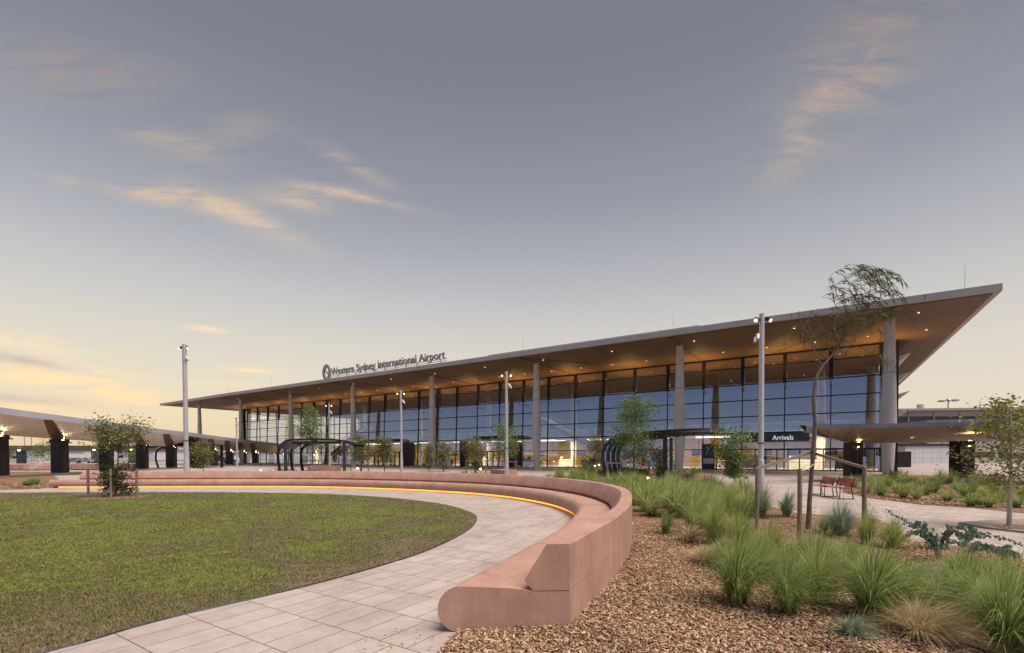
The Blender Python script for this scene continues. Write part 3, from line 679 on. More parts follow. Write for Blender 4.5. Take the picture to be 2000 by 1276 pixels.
for k in range(n):
    k2 = (k+1)%n
    fs += [(k,k2,n+k2,n+k),(2*n+k,3*n+k,3*n+k2,2*n+k2),(k,2*n+k,2*n+k2,k2),(n+k,n+k2,3*n+k2,3*n+k)]
b.add([(v[0]-64.75,v[1],v[2]+1.45) for v in vs], fs)
b.slab([(-65.25,-0.1,2.02),(-64.17,-0.1,1.02),(-64.17,0.1,1.02),(-65.25,0.1,2.02)],[(-65.33,-0.1,1.90),(-64.27,-0.1,0.90),(-64.27,0.1,0.90),(-65.33,0.1,1.90)])
b.build('emblem', M['letters'], S)

# ------------------------------------------------------------------ light poles
def pole_thing(px, Yd, ytop, label, group='tall light poles on the plaza', heads=True, rad=0.105, side=1, lit=True):
    x, yv, zt = atY(px, ytop, Yd)
    t = empty('light_pole', (x, Yd, 0), 0, label, 'light pole', group)
    b = MB(); b.tube([(0,0,0),(0,0,1.6),(0,0,1.62),(0,0,zt)],[rad*1.25,rad*1.2,rad,rad*0.92],14); b.lathe([(rad*2,0),(rad*2,0.03)],12); b.build('pole', M['galv'], t, smooth=True)
    b = MB(); b.lathe([(rad*1.3,zt*0.30),(rad*1.3,zt*0.30+0.04)],12); b.build('band', M['dark'], t)
    for s in (-1,1):
        b = MB(); b.tube([(0,0,zt-0.30),(s*0.28,-0.02,zt-0.22)],0.03,6)
        b.tube([(s*0.20,0.06,zt-0.16),(s*0.30,-0.10,zt-0.30)],[0.06,0.10],12); h = b.build('floodlight', M['dark'], t, smooth=True)
        b = MB(); b.tube([(s*0.301,-0.102,zt-0.302),(s*0.306,-0.112,zt-0.311)],0.07,12); b.build('lens', M['lamp'], h)
    b = MB(); b.tube([(0,0,zt-0.95),(side*0.2,-0.05,zt-0.95)],0.03,6); b.tube([(side*0.16,0,zt-0.85),(side*0.24,-0.13,zt-1.08)],0.075,10); b.tube([(side*0.26,0,zt-0.98),(side*0.34,-0.12,zt-1.18)],0.06,10); b.build('camera_unit', M['galv'], t, smooth=True)
    return t
pole_thing(360,34.5,673,'tall light pole behind the curved bench by the left walkway canopy', rad=0.155)
pole_thing(783,43,763,'light pole behind the bench before the middle glazing, left of the central pole')
pole_thing(989,33.5,726,'light pole behind a small tree at the centre of the terminal front')
pole_thing(1488,19.9,613,'nearest light pole standing beside the staked tree and Arrivals doors', side=-1)
pole_thing(642.6,53,788,'thin white light pole behind the left black shelter', rad=0.09)
pole_thing(461.6,74,816,'distant light pole seen under the left tip of the terminal roof', rad=0.11)
for px, lab in ((48,'distant bare mast left of its twin above the far canopy'),(61,'distant bare mast right of its twin above the far canopy')):
    x, yv, zt = atY(px, 852, 130); b = MB(); b.tube([(0,0,0),(0,0,zt)],0.13,8); o = b.build('mast', M['galv'], loc=(x,130,0)); tag(o, lab, 'mast', 'distant masts')
x, yv, zt = atY(1852, 782, 180); t = empty('mast_light', (x,180,0), 0, 'high mast light with a ring of lamps far beyond the rear wing', 'mast')
b = MB(); b.tube([(0,0,0),(0,0,zt)],[0.35,0.18],8); b.build('pole', M['galv'], t)
b = MB(); b.lathe([(0.4,zt-0.2),(0.8,zt),(0.3,zt+0.7)],12)
for k in range(8): a = k*math.pi/4; b.cbox((2.4*math.cos(a),2.4*math.sin(a),zt-0.2),(1.3,0.8,0.5),a); b.tube([(0,0,zt),(2.4*math.cos(a),2.4*math.sin(a),zt-0.1)],0.1,5)
b.build('lamp_ring', M['galv'], t)

# ------------------------------------------------------------------ left walkway canopy
LC = empty('walkway_canopy', (0,0,0), 0, 'long curving walkway canopy on black piers running from the left edge to the terminal', 'canopy')
pier_px = [-75,-4,117,208,278,335,380,418,449,475,499]
def pierpos(px):
    Yp = 36722*1.0/(850-px) if px < 840 else 0
    return ((px-1000)/F*Yp, Yp)
heads_y = {-75:842,-4:849,117:858,208:863.5,278:868.5,335:873,380:876.5,418:879,449:881.5,475:883,499:884.5}
front_px = {-75:(-135,790),-4:(-48,802),117:(91,819.5),208:(190,831),278:(259,839),335:(323,847.5),380:(371,852),418:(409.5,857),449:(441,860.5),475:(467.5,863.5),499:(492,866)}
rear = []; frontp = []; pz = []
for px in pier_px:
    X_, Y_ = pierpos(px); z = atY(px, heads_y[px], Y_)[2]; rear.append((X_,Y_,z)); pz.append(z)
    fx, fy = front_px[px]
    # front edge on the sloping plane: choose the depth where the edge is one metre above the head
    frontp.append(atY(fx, fy, Y_*0.9-1.0))
e = atY(540,869,108); rear.append(atY(541,884,108.5)); frontp.append(atY(541,871,106))
e = atY(552,875,114); rear.append(atY(560,884.5,118)); frontp.append(atY(560,876,116))
rear_s = catmull(rear, 4); front_s = catmull(frontp, 4)
# pull the front edge to keep a smooth run
b = MB(); n = len(rear_s); vs = []; fs = []
for rv, fv in zip(rear_s, front_s): vs += [rv, fv]
for i_ in range(n-1): fs.append((2*i_, 2*i_+1, 2*i_+3, 2*i_+2))
b.add(vs, fs)
m_, nt_, out_ = newmat('pale_soffit'); vv = coords(nt_, 'World', rot=R(10)); bk = nd(nt_, 'ShaderNodeTexBrick'); nt_.links.new(vv, bk.inputs['Vector'])
bk.inputs['Scale'].default_value = 1; bk.inputs['Brick Width'].default_value = 0.45; bk.inputs['Row Height'].default_value = 6.0; bk.inputs['Mortar Size'].default_value = 0.02
bk.inputs['Color1'].default_value = (0.78,0.70,0.62,1); bk.inputs['Color2'].default_value = (0.74,0.66,0.58,1); bk.inputs['Mortar'].default_value = (0.22,0.18,0.15,1)
principled(nt_, out_, bk.outputs['Color'], 0.5); M['lsoffit'] = m_
b.build('soffit', M['lsoffit'], LC)
b = MB(); vs = []
H_ = 0.55
for fv, rv in zip(front_s, rear_s):
    dx, dy = rv[0]-fv[0], rv[1]-fv[1]; l = max(0.5, math.hypot(dx,dy)); th = H_*min(1, l/4+0.2)
    vs += [(fv[0],fv[1],fv[2]-0.02),(fv[0]+dx/l*0.35,fv[1]+dy/l*0.35,fv[2]+th),(rv[0],rv[1],rv[2]+0.35),(rv[0],rv[1],rv[2]+0.02),]
fs = []
for i_ in range(len(front_s)-1):
    a = 4*i_; c = a+4
    for k in range(3): fs.append((a+k, a+k+1, c+k+1, c+k))
b.add(vs, fs); b.build('fascia', M['cgrey'], LC)
rib_m = simple('bronze_rib', (0.115,0.07,0.045), 0.4, 0.2, 0.15)
for i_, px in enumerate(pier_px):
    X_, Y_, z = rear[i_]
    b = MB(); b.box(-0.56,0.56,-0.5,0.5,0.14,z-0.35); b.build('pier', M['black'], LC, loc=(X_,Y_,0), rz=R(9)).modifiers.new('b','BEVEL').width = 0.06
    b = MB(); b.box(-0.52,0.52,-0.46,0.46,0.0,0.14); b.build('pier_base', M['galv'], LC, loc=(X_,Y_,0), rz=R(9))
    b = MB(); b.box(-0.76,0.76,-0.6,0.6,z-0.42,z-0.30); b.box(-0.60,0.60,-0.5,0.5,z-0.30,z-0.02); b.build('pier_collar', M['dark'], LC, loc=(X_,Y_,0), rz=R(9))
    b = MB(); f = Vector(frontp[i_]); p = Vector((X_,Y_,z)); wv = Vector((0.58,0.10,0))
    mid = p.lerp(f,0.35)+Vector((0,0,-0.16))
    b.slab([p-wv+Vector((0,0,-0.01)),p+wv+Vector((0,0,-0.01)),f+wv*0.8+Vector((0,0,-0.03)),f-wv*0.8+Vector((0,0,-0.03))],[p-wv+Vector((0,0,-0.30)),p+wv+Vector((0,0,-0.30)),f+wv*0.8+Vector((0,0,-0.10)),f-wv*0.8+Vector((0,0,-0.10))])
    b.build('rib', rib_m, LC)
    g = p.lerp(f,0.12); b = MB(); b.cbox((X_+0.85,Y_-0.5,z-0.12),(0.15,0.14,0.04)); b.build('uplight', M['glamp'], LC)
    L = bpy.data.lights.new('pier_uplight','POINT'); L.energy = 70; L.color = (1.0,0.78,0.48); L.shadow_soft_size = 0.1
    lo = bpy.data.objects.new('pier_uplight', L); C.objects.link(lo); lo.parent = LC; q_ = p.lerp(f,0.3); lo.location = (q_.x-0.25,q_.y+1.15,q_.z-0.42)
# far parallel canopy
FC = empty('far_canopy', (0,0,0), 0, 'distant straight walkway canopy seen beneath the near left one', 'canopy')
b = MB(); xa = atY(-150,873,122)[0]; xb = atY(300,873,122)[0]; b.slab([(xa,118,4.6),(xb,122,4.4),(xb,128,4.4),(xa,124,4.6)],[(xa,118.4,4.25),(xb,122.4,4.05),(xb,128,3.0),(xa,124,3.2)]); b.build('roof', simple('bronze_roof',(0.20,0.16,0.135),0.5,0.2,0.1), FC)
for px in (-60,45,190,262):
    x = atY(px,890,122)[0]; b = MB(); b.box(x-0.7,x+0.7,121,122.2,0,3.3); b.build('pier', M['navy'], FC)
    b = MB(); b.cbox((x+0.1,120.9,3.35),(0.55,0.1,0.22)); b.build('uplight', M['glamp'], FC)

# ------------------------------------------------------------------ right walkway canopy
RC = empty('entry_canopy', (0,0,0), 0, 'blue grey edged walkway canopy on dark piers at the right by the Arrivals doors', 'canopy')
fz = 3.42
def fp(px, py, z): x, y = at(px, py, z); return (x, y, z)
fr = [fp(1561,838,3.30), fp(1605,836.5,fz), fp(1700,835.2,fz), fp(1787,834,fz), fp(1950,830.5,fz), fp(2300,822,fz)]
rr_ = [fp(1574,845,3.10), fp(1662,865,2.60), fp(1750,865,2.60), fp(1845,864.5,2.60), fp(1925,863.5,2.60), fp(2300,857,2.62)]
m_, nt_, out_ = newmat('panel_soffit'); vv = coords(nt_, 'World', rot=R(28)); bk = nd(nt_, 'ShaderNodeTexBrick'); nt_.links.new(vv, bk.inputs['Vector'])
bk.inputs['Scale'].default_value = 1; bk.inputs['Brick Width'].default_value = 0.62; bk.inputs['Row Height'].default_value = 400.0; bk.inputs['Mortar Size'].default_value = 0.022
bk.inputs['Color1'].default_value = (0.42,0.31,0.25,1); bk.inputs['Color2'].default_value = (0.37,0.27,0.22,1); bk.inputs['Mortar'].default_value = (0.09,0.065,0.055,1)
principled(nt_, out_, bk.outputs['Color'], 0.45); M['rsoffit'] = m_
fs_, rs_ = catmull(fr,5), catmull(rr_,5)
b = MB(); vs = []; fs = []
for a_, c_ in zip(fs_, rs_): vs += [a_, c_]
for i_ in range(len(fs_)-1): fs.append((2*i_,2*i_+2,2*i_+3,2*i_+1))
b.add(vs, fs); b.build('soffit', M['rsoffit'], RC)
b = MB(); vs = []
for a_, c_ in zip(fs_, rs_):
    dx, dy = c_[0]-a_[0], c_[1]-a_[1]; l = math.hypot(dx,dy)
    vs += [(a_[0],a_[1],a_[2]-0.01),(a_[0]+dx/l*0.05,a_[1]+dy/l*0.05,a_[2]+0.24),(c_[0],c_[1],c_[2]+0.95 if c_[2]<3 else c_[2]+0.4),(c_[0],c_[1],c_[2]+0.01)]
fs = []
for i_ in range(len(fs_)-1):
    a = 4*i_; c = a+4
    for k in range(3): fs.append((a+k,c+k,c+k+1,a+k+1))
b.add(vs, fs); b.build('fascia', M['cnavy'], RC)
pa = fp(1826,822,3.86); pb = fp(2300,808,3.86); b = MB(); b.slab([(pa[0],pa[1]+0.6,3.93),(pb[0],pb[1]+0.6,3.93),(pb[0],pb[1]+2.5,3.93),(pa[0],pa[1]+2.5,3.93)],[(pa[0],pa[1]+0.6,3.62),(pb[0],pb[1]+0.6,3.62),(pb[0],pb[1]+2.5,3.62),(pa[0],pa[1]+2.5,3.62)]); b.build('upper_roof', M['fascia'], RC)
for (px, py, wd) in ((1674,937,0.86),(1890,942,0.94)):
    x, y = at(px, py); b = MB(); b.box(-wd/2,wd/2,0,0.85,0.25,2.62); b.build('pier', M['black'], RC, loc=(x,y,0)).modifiers.new('b','BEVEL').width = 0.03
    b = MB(); b.box(-wd/2+0.01,wd/2-0.01,0.01,0.84,0,0.25); b.build('pier_base', M['galv'], RC, loc=(x,y,0))
    b = MB(); b.box(-0.01,0.01,-0.008,0.0,0.25,2.6); b.build('pier_joint', M['grey'], RC, loc=(x,y,0))
    b = MB(); b.tube([(0,-0.12,2.50),(0,-0.12,2.62)],[0.05,0.09],10); b.tube([(0,-0.1,2.3),(0,-0.1,2.42)],0.06,10); u = b.build('uplight', M['dark'], RC, loc=(x,y,0))
    b = MB(); b.tube([(0,-0.12,2.621),(0,-0.12,2.63)],0.085,10); b.tube([(0,-0.1,2.285),(0,-0.1,2.297)],0.055,10); b.build('lens', M['glamp'], u)
    L = bpy.data.lights.new('pier_uplight','SPOT'); L.energy = 55; L.color = (1.0,0.70,0.25); L.shadow_soft_size = 0.04; L.spot_size = R(130); L.spot_blend = 0.8
    lo = bpy.data.objects.new('pier_uplight', L); C.objects.link(lo); lo.parent = RC; lo.location = (x,y-0.18,2.66); lo.rotation_euler = (R(180),0,0)
x, y, z = fp(1782,855,2.9); b = MB(); b.disc((x,y,2.86),0.09,10); b.build('downlight', M['lamp'], RC)

# ------------------------------------------------------------------ black curved shelters
def shelter_left():
    t = empty('plaza_shelter', (0,0,0), 0, 'black arched steel shelter with curved posts behind the middle of the bench', 'shelter', 'black curved steel shelters')
    Y0, Y1 = 44.0, 49.0
    def pt(px, py, Y_): return atY(px, py, Y_)
    prof = [(542,873),(552,863),(560,858.5),(580,857),(612,856),(650,857),(672,860),(690,868)]
    topz = [pt(px,py,Y0) for px,py in prof]
    b = MB(); n = len(topz); vs = []; fs = []
    for (x,y,z) in topz: vs += [(x,Y0,z),(x,Y0,z-0.16),(x-0.6,Y1,z),(x-0.6,Y1,z-0.16)]
    for i_ in range(n-1):
        a = 4*i_; c = a+4; fs += [(a,a+2,c+2,c),(a+1,c+1,c+3,a+3),(a,c,c+1,a+1),(a+2,a+3,c+3,c+2)]
    b.add(vs, fs); b.build('roof', M['dark'], t)
    zr = topz[4][2]-0.15
    for px in (558,672.6):
        x = pt(px,900,Y0)[0]; b = MB(); b.box(x-0.12,x+0.12,Y0-0.1,Y0+0.1,0,pt(px,862,Y0)[2]-0.08); b.build('post', M['navy'], t)
    for dx, Yq in ((543,47.0),(568,48.5),(588,48.5)):
        x = pt(dx,900,Yq)[0]; zz = topz[2][2]-0.25
        b = MB(); b.tube([(x+0.25,Yq,0),(x+0.05,Yq,1.0),(x,Yq,2.0),(x+0.12,Yq,zz-0.6),(x+0.5,Yq,zz-0.2),(x+1.2,Yq-0.3,zz-0.02),(x+2.6,Yq-1.2,zz+0.05),(x+5,Yq-3,zz+0.02)],0.13,8); b.build('curved_frame', M['dark'], t, smooth=True)
    b = MB(); x0 = topz[1][0]; x1 = topz[-2][0]
    for yq in np.linspace(Y0+0.4,Y1-0.3,6): b.box(x0+0.3,x1-0.3,yq-0.06,yq+0.06,zr-0.12,zr-0.02)
    b.build('rafter', M['lsoffit'], t)
shelter_left()
def shelter_right():
    t = empty('plaza_shelter', (0,0,0), 0, 'black shelter with four curved ribs and leaf shaped roof right of centre', 'shelter', 'black curved steel shelters')
    p1 = Vector((*at(1298.7,942.5),0)); p2 = Vector((*at(1310.6,929.5),0)); pd = (p2-p1).normalized(); pp = Vector((-pd.y,pd.x,0))
    if pp.x > 0: pp = -pp
    zR = 3.22
    for q in (p1,p2):
        b = MB(); b.cbox((q.x,q.y,zR/2),(0.26,0.26,zR),math.atan2(pd.y,pd.x)); b.build('post', M['navy'], t)
    f0 = Vector((*at(1185,933),0))
    for k in range(4):
        f = f0 + Vector((0.62*k, 0.95*k, 0))
        pr = [(0.0,0),(-0.22,0.7),(-0.42,1.4),(-0.40,2.0),(-0.1,2.6),(0.45,2.98),(1.2,3.1),(3.0,3.16),(4.6,3.2)]
        pts = [f + (-pp)*(a*0.8) + pd*(-a*0.15) + Vector((0,0,z)) for a,z in pr]
        b = MB(); b.tube(pts,[0.16,0.17,0.17,0.17,0.17,0.16,0.14,0.12,0.1],10); b.build('curved_rib', M['navy'], t, smooth=True)
    # leaf-shaped roof
    b = MB(); c = Vector((11.1,35.4,0)); n = 36; top=[]; bot=[]
    ax_ = Vector((0.06,-1,0)).normalized(); ay_ = Vector((-ax_.y,ax_.x,0))
    for k in range(n):
        a = 2*math.pi*k/n; v_ = c + ax_*(7.5*math.cos(a)) + ay_*(2.7*math.sin(a)); top.append((v_.x,v_.y,zR+0.14)); v2_ = c + ax_*(7.2*math.cos(a)) + ay_*(2.45*math.sin(a)); bot.append((v2_.x,v2_.y,zR+0.02))
    b.slab(top,bot); b.build('roof', simple('shelter_roof',(0.075,0.075,0.085),0.45,0.4,0.1), t)
    b = MB()
    for s in np.linspace(-5,5,9):
        w_ = 2.4*math.sqrt(max(0,1-(s/7.2)**2)); q0 = c+ax_*s-ay_*w_; q1 = c+ax_*s+ay_*w_; b.tube([(q0.x,q0.y,zR+0.02),(q1.x,q1.y,zR+0.02)],0.05,5)
    b.build('rafter', M['dark'], t)
shelter_right()
# third, far shelter below left canopy
t = empty('plaza_shelter', (*at(325,914.5),0), 0, 'small distant black curved shelter seen under the left walkway canopy', 'shelter', 'black curved steel shelters')
for dx in (0,2.6):
    b = MB(); b.tube([(dx-3.8,0,0),(dx-4.2,0,1.4),(dx-4.1,0,2.4),(dx-3.4,0,3.0),(dx-1.5,0,3.2)],0.14,8); b.build('curved_frame', M['dark'], t)
b = MB(); b.slab([(-4,-1.5,3.3),(8,-1.5,3.5),(8,3,3.5),(-4,3,3.3)],[(-4,-1.5,3.15),(8,-1.5,3.35),(8,3,3.35),(-4,3,3.15)]); b.build('roof', M['dark'], t)
b = MB(); b.box(4,4.3,0,0.3,0,3.3); b.box(6.9,7.2,2,2.3,0,3.35); b.build('post', M['dark'], t)

# ------------------------------------------------------------------ totem
x, y = at(1383,918); t = empty('wayfinding_totem', (x,y,0), R(-12), 'dark blank wayfinding totem with a pale panel before the terminal doors', 'sign')
b = MB(); b.box(-0.68,0.68,-0.13,0.13,0.05,2.95); b.build('body', simple('totem_blue',(0.045,0.05,0.075),0.4,0.1,0.1), t)
b = MB(); b.box(-0.55,0.55,-0.145,-0.131,0.72,1.32); b.build('panel', M['white'], t)
b = MB(); b.box(-0.74,0.74,-0.30,0.30,0.0,0.05); b.build('base', M['galv'], t)

# ------------------------------------------------------------------ red benches
def red_bench(loc, rz, label):
    t = empty('park_bench', loc, rz, label, 'bench', 'pair of red slatted benches')
    L = 1.3   # length along local x ; faces -y
    b = MB()
    for k in range(5): b.box(-L/2,L/2,-0.42+k*0.092,-0.42+k*0.092+0.078,0.43+0.004*abs(k-2),0.455+0.004*abs(k-2))
    b.build('seat', M['red'], t)
    b = MB()
    for k in range(5):
        z = 0.50+k*0.068; y0 = 0.06+k*0.018; b.box(-L/2,L/2,y0,y0+0.022,z,z+0.056)
    b.build('backrest', M['red'], t)
    for s in (-1,1):
        x = s*(L/2-0.04); b = MB()
        b.tube([(x,-0.42,0),(x,-0.40,0.42),(x,0.03,0.42),(x,0.10,0.0)],0.02,6); b.tube([(x,-0.44,0.015),(x,0.14,0.015)],0.02,6); b.tube([(x,0.02,0.42),(x,0.17,0.86)],0.02,6); b.tube([(x,-0.40,0.42),(x,-0.40,0.62),(x,0.08,0.64)],0.018,6)
        b.build('side_frame', M['dark'], t)
x, y = at(1612,968); red_bench((x,y,0), R(-103), 'red slatted bench, the farther of the pair on the plaza')
x, y = at(1641,973); red_bench((x+0.1,y,0), R(-98), 'red slatted bench, the nearer of the pair beside the far planting bed')

# ------------------------------------------------------------------ low terracotta benches in the distance
def low_bench(pts, w_, label, h=0.45, led=True, back=False):
    b = MB(); P_ = [Vector((p[0],p[1],0)) for p in pts]; c = P_[0]
    t = empty('stone_bench', tuple(c), 0, label, 'bench', 'low terracotta benches around the plaza')
    def strip_(off0, off1, z0, z1):
        vs = []; fs = []; n = len(P_)
        for i_, p in enumerate(P_):
            a = P_[max(i_-1,0)]; d_ = P_[min(i_+1,n-1)]; tv = (d_-a).normalized(); nv = Vector((-tv.y,tv.x,0)); 
            for (o_, z_) in ((off0,z0),(off1,z0),(off1,z1),(off0,z1)): q = p+nv*o_-c; vs.append((q.x,q.y,z_))
        for i_ in range(n-1):
            for k in range(4): fs.append((i_*4+k, i_*4+(k+1)%4, i_*4+4+(k+1)%4, i_*4+4+k))
        fs += [(3,2,1,0),tuple(range((n-1)*4,n*4))]; m = MB(); m.add(vs, fs); return m
    strip_(0,w_,0.10,h).build('seat', M['terra'], t); strip_(0.12,w_-0.12,0,0.10).build('plinth', M['dark'], t)
    if back: strip_(w_-0.3,w_,h,0.9).build('backrest', M['terra'], t)
    if led: strip_(0.05,0.10,0.02,0.09).build('light_strip', M['led'], t)
low_bench([at(655,929),at(600,929)], -1.2, 'low terracotta bench under the left black shelter', 0.9, False)
low_bench([at(1010,938),at(985,939),at(958,936)], -1.1, 'low curved terracotta bench by the central light pole', 0.75)
low_bench([at(1355,943),at(1320,940),at(1290,936)], -1.2, 'low terracotta bench in front of the right shelter posts', 0.55, False)
low_bench([at(1268,929),at(1225,927)], -1.2, 'low terracotta bench beneath the right shelter roof', 0.55, False)
low_bench([at(45,919),at(0,919),at(-60,919)], -1.5, 'distant terracotta bench before the far lawn at the left edge', 0.8)
low_bench([at(260,918),at(200,918.5),at(120,918.5),at(48,919.5)], -1.5, 'distant terracotta bench seen between the left canopy piers', 0.8)
sheet('far_lawn', [at(-60,929),at(100,929),at(200,928),at(160,921.5),at(-60,921.5)], 0.012, M['turf'])

# ------------------------------------------------------------------ vegetation
def leaf_cloud(cent, size, rng, aspect=0.45, droop=0.0):
    n = len(cent); cent = np.asarray(cent); s = size*(0.6+0.8*rng.random(n))
    d1 = rng.normal(size=(n,3)); d1[:,2] = d1[:,2]*0.6-droop; d1 /= np.linalg.norm(d1,axis=1)[:,None]
    d2 = np.cross(d1, rng.normal(size=(n,3))); d2 /= np.linalg.norm(d2,axis=1)[:,None]
    a = cent; b = cent+d1*(s*0.5)[:,None]+d2*(s*aspect*0.5)[:,None]; c = cent+d1*s[:,None]; d = cent+d1*(s*0.5)[:,None]-d2*(s*aspect*0.5)[:,None]
    return np.stack([a,b,c,d],1).reshape(-1,3), np.arange(n*4).reshape(-1,4)
def make_tree(name, loc, h, cw, cb, nleaf, lsize, lm, bm, label, seed, trunk_r=0.04, fork=0.35, group='young trees planted around the plaza', aspect=0.45, shape='round', nb=16, cat='tree', droop=0.0, stakes=True, wob=0.05):
    rng = np.random.default_rng(seed); t = empty(name, (loc[0],loc[1],0), 0, label, cat, group)
    b = MB(); base = Vector((0,0,0)); tp = []
    wx, wy = rng.normal()*wob*h, rng.normal()*wob*h
    for k in range(7):
        f = k/6; tp.append(Vector((wx*math.sin(f*2.4)*f, wy*math.sin(f*3.1)*f, h*0.93*f)))
    b.tube(tp, [trunk_r*(1-0.85*k/6) for k in range(7)], 7)
    cents = []
    def trunkpt(z):
        f = min(1,max(0,z/(h*0.93)))*6; i_ = min(5,int(f)); return tp[i_].lerp(tp[i_+1], f-i_)
    for k in range(nb):
        f = (k+0.5*rng.random())/nb; zb = h*fork+(h*0.9-h*fork)*f; p0 = trunkpt(zb)
        zrel = (zb-h*cb)/(h*(1-cb)); 
        if shape == 'round': env = math.sin(math.pi*min(1,max(0.12,zrel*0.85+0.15)))**0.7
        elif shape == 'cone': env = 1.0-0.75*max(0,zrel)
        else: env = 0.75+0.25*math.sin(zrel*6+seed)
        ln = cw*0.5*env*(0.65+0.5*rng.random()); an = k*2.4+rng.random()
        el = R(15+45*rng.random()); d_ = Vector((math.cos(an)*math.cos(el), math.sin(an)*math.cos(el), math.sin(el)))
        pts = [p0]; cur = p0.copy(); dd = d_.copy()
        for s in range(4):
            dd = (dd+Vector(rng.normal(size=3)*0.22)+Vector((0,0,-0.05))).normalized(); cur = cur+dd*(ln/4); pts.append(cur.copy())
        r0 = trunk_r*0.38*(1-0.5*f); b.tube(pts, [r0*(1-0.2*s) for s in range(5)], 5)
        m = max(4,int(nleaf/nb)); ncl = 5
        for q in range(ncl):
            f2 = 0.35+0.65*(q+rng.random())/ncl*1.0; ii = min(3,int(f2*4*0.999)); cp_ = pts[ii].lerp(pts[ii+1], min(1,f2*4-ii))
            off = Vector(rng.normal(size=3))*ln*0.16; c_ = cp_+off; sg = ln*0.17+lsize*0.6
            b.tube([cp_, c_], r0*0.35, 4)
            cents.append(np.array(c_)[None]+rng.normal(size=(m//ncl,3))*np.array([sg,sg,sg*0.75])[None])
    cents = np.concatenate(cents); cents = cents[cents[:,2] > h*cb*0.8]
    b.build('trunk', bm, t, smooth=True)
    V_, F_ = leaf_cloud(cents, lsize, rng, aspect, droop); fast_mesh('crown', V_, F_, 4, lm, t)
    return t
def stakes_for(loc, offs, hh, label, rad=0.035, rails=None, group='timber tree stakes'):
    t = empty('tree_stakes', (loc[0],loc[1],0), 0, label, 'tree stakes', group)
    for (dx, dy) in offs:
        b = MB(); b.tube([(dx,dy,0),(dx+0.01,dy,hh)],[rad,rad],8); b.build('stake', M['stake'], t, smooth=True)
    if rails:
        for (i_, j_) in rails:
            a_, c_ = offs[i_], offs[j_]; b = MB(); b.cbox(((a_[0]+c_[0])/2,(a_[1]+c_[1])/2,hh-0.06),(math.hypot(a_[0]-c_[0],a_[1]-c_[1]),0.03,0.07),math.atan2(c_[1]-a_[1],c_[0]-a_[0])); b.build('rail', M['rail'], t)
    return t
def hgt(px, ytop, Yd): return atY(px, ytop, Yd)[2]
# lawn tree: dark bush below, open crown above
x, y = at(226,972)
t = make_tree('young_tree', (x,y), hgt(240,824,y), 2.5, 0.60, 2300, 0.12, M['l_olive'], M['bark'], 'staked young tree on the lawn with olive crown above a dark lower bush', 21, 0.05, 0.58, shape='round', nb=18)
rng = np.random.default_rng(5); cents = []
for k in range(46):
    a = rng.random()*6.28; r_ = 0.58*math.sqrt(rng.random()); z = 0.12+1.35*rng.random(); r_ *= (1.0-0.45*abs(z-0.7))
    cents.append(np.array([r_*math.cos(a)*1.15, r_*math.sin(a), z])[None]+rng.normal(size=(55,3))*np.array([0.16,0.16,0.10]))
cents = np.concatenate(cents); cents = cents[cents[:,2]>0.05]; V_, F_ = leaf_cloud(cents, 0.13, rng, 0.30, -0.2); fast_mesh('lower_crown', V_, F_, 4, M['l_dark'], t)
stakes_for((x,y), [(-1.02,-0.25),(0.28,-0.60),(1.12,-0.20)], 1.32, 'three timber stakes around the tree on the lawn', 0.05)
b = MB(); b.lathe([(1.35,0.014),(1.3,0.035),(0.3,0.06),(0.01,0.06)],24,(x,y),0.8); o = b.build('tree_mulch_ring', M['mulch']); tag(o, 'dark mulch ring at the foot of the lawn tree', 'mulch ring')
trees = [
 # px, base depth, ytop, width px, label, leafmat, seed, shape, cb, nleaf
 (607,50,790,66,'tall slender tree rising through the left black shelter','l_green',31,'col',0.28,3600),
 (704,50,854,44,'bushy young tree right of the left shelter, staked at its foot','l_olive',32,'round',0.3,2200),
 (751,50,852,46,'dense young tree between the left shelter and the first lit pole','l_olive',33,'col',0.18,2600),
 (838,54,868,24,'narrow young tree just left of the concrete column near the lit pole','l_olive',34,'col',0.1,1300),
 (866,52,864,30,'narrow young tree just right of the concrete column near the lit pole','l_olive',35,'col',0.1,1700),
 (930,44,861,44,'leafy young tree left of the central light pole','l_olive',36,'col',0.15,2400),
 (985,38,828,62,'open young tree standing in front of the central light pole','l_green',37,'round',0.35,2600),
 (1159,42,851,34,'small round young tree left of the curved ribs of the right shelter','l_olive',38,'round',0.3,1300),
 (1240,32,785,104,'largest green young tree, in front of the right shelter roof','l_green',39,'round',0.26,9500),
 (1292,31,880,46,'small young tree beside the near post of the right shelter','l_olive',40,'round',0.3,1200),
 (1437,22.6,846,64,'bushy young tree left of the nearest light pole','l_green',41,'col',0.22,4200),
 (397,56,870,42,'young tree in front of the left walkway piers','l_olive',42,'col',0.15,2200),
]
for (px, Yd, yt, wp, lab, lm, sd, shp, cb_, nl) in trees:
    xx = (px-1000)/F*Yd; h_ = hgt(px, yt, Yd); cw_ = wp/F*Yd*1.15
    make_tree('young_tree', (xx,Yd), h_, cw_, cb_, int(nl*1.15), max(0.11, 0.0036*Yd), M[lm], M['bark'] if lm!='l_green' else M['pbark'], lab, sd, 0.05, cb_+0.02, shape=shp, nb=18 if nl>2000 else 12)
for px, Yd, lab in ((607,50,'thin timber tree stakes under the left black shelter'),(704,50,'thin timber tree stakes right of the left shelter'),(930,44,'thin timber tree stakes left of the central light pole'),(985,38,'thin timber tree stakes around the tree at the central light pole'),(1225,31.5,'timber tree stakes before the right shelter ribs')):
    w_ = 0.9 if Yd>35 else 1.35
    stakes_for(((px-1000)/F*Yd,Yd), [(-w_,-0.3),(w_,-0.3),(-w_*0.2,0.9)], 1.35, lab, 0.05, rails=[(0,1),(1,2)])
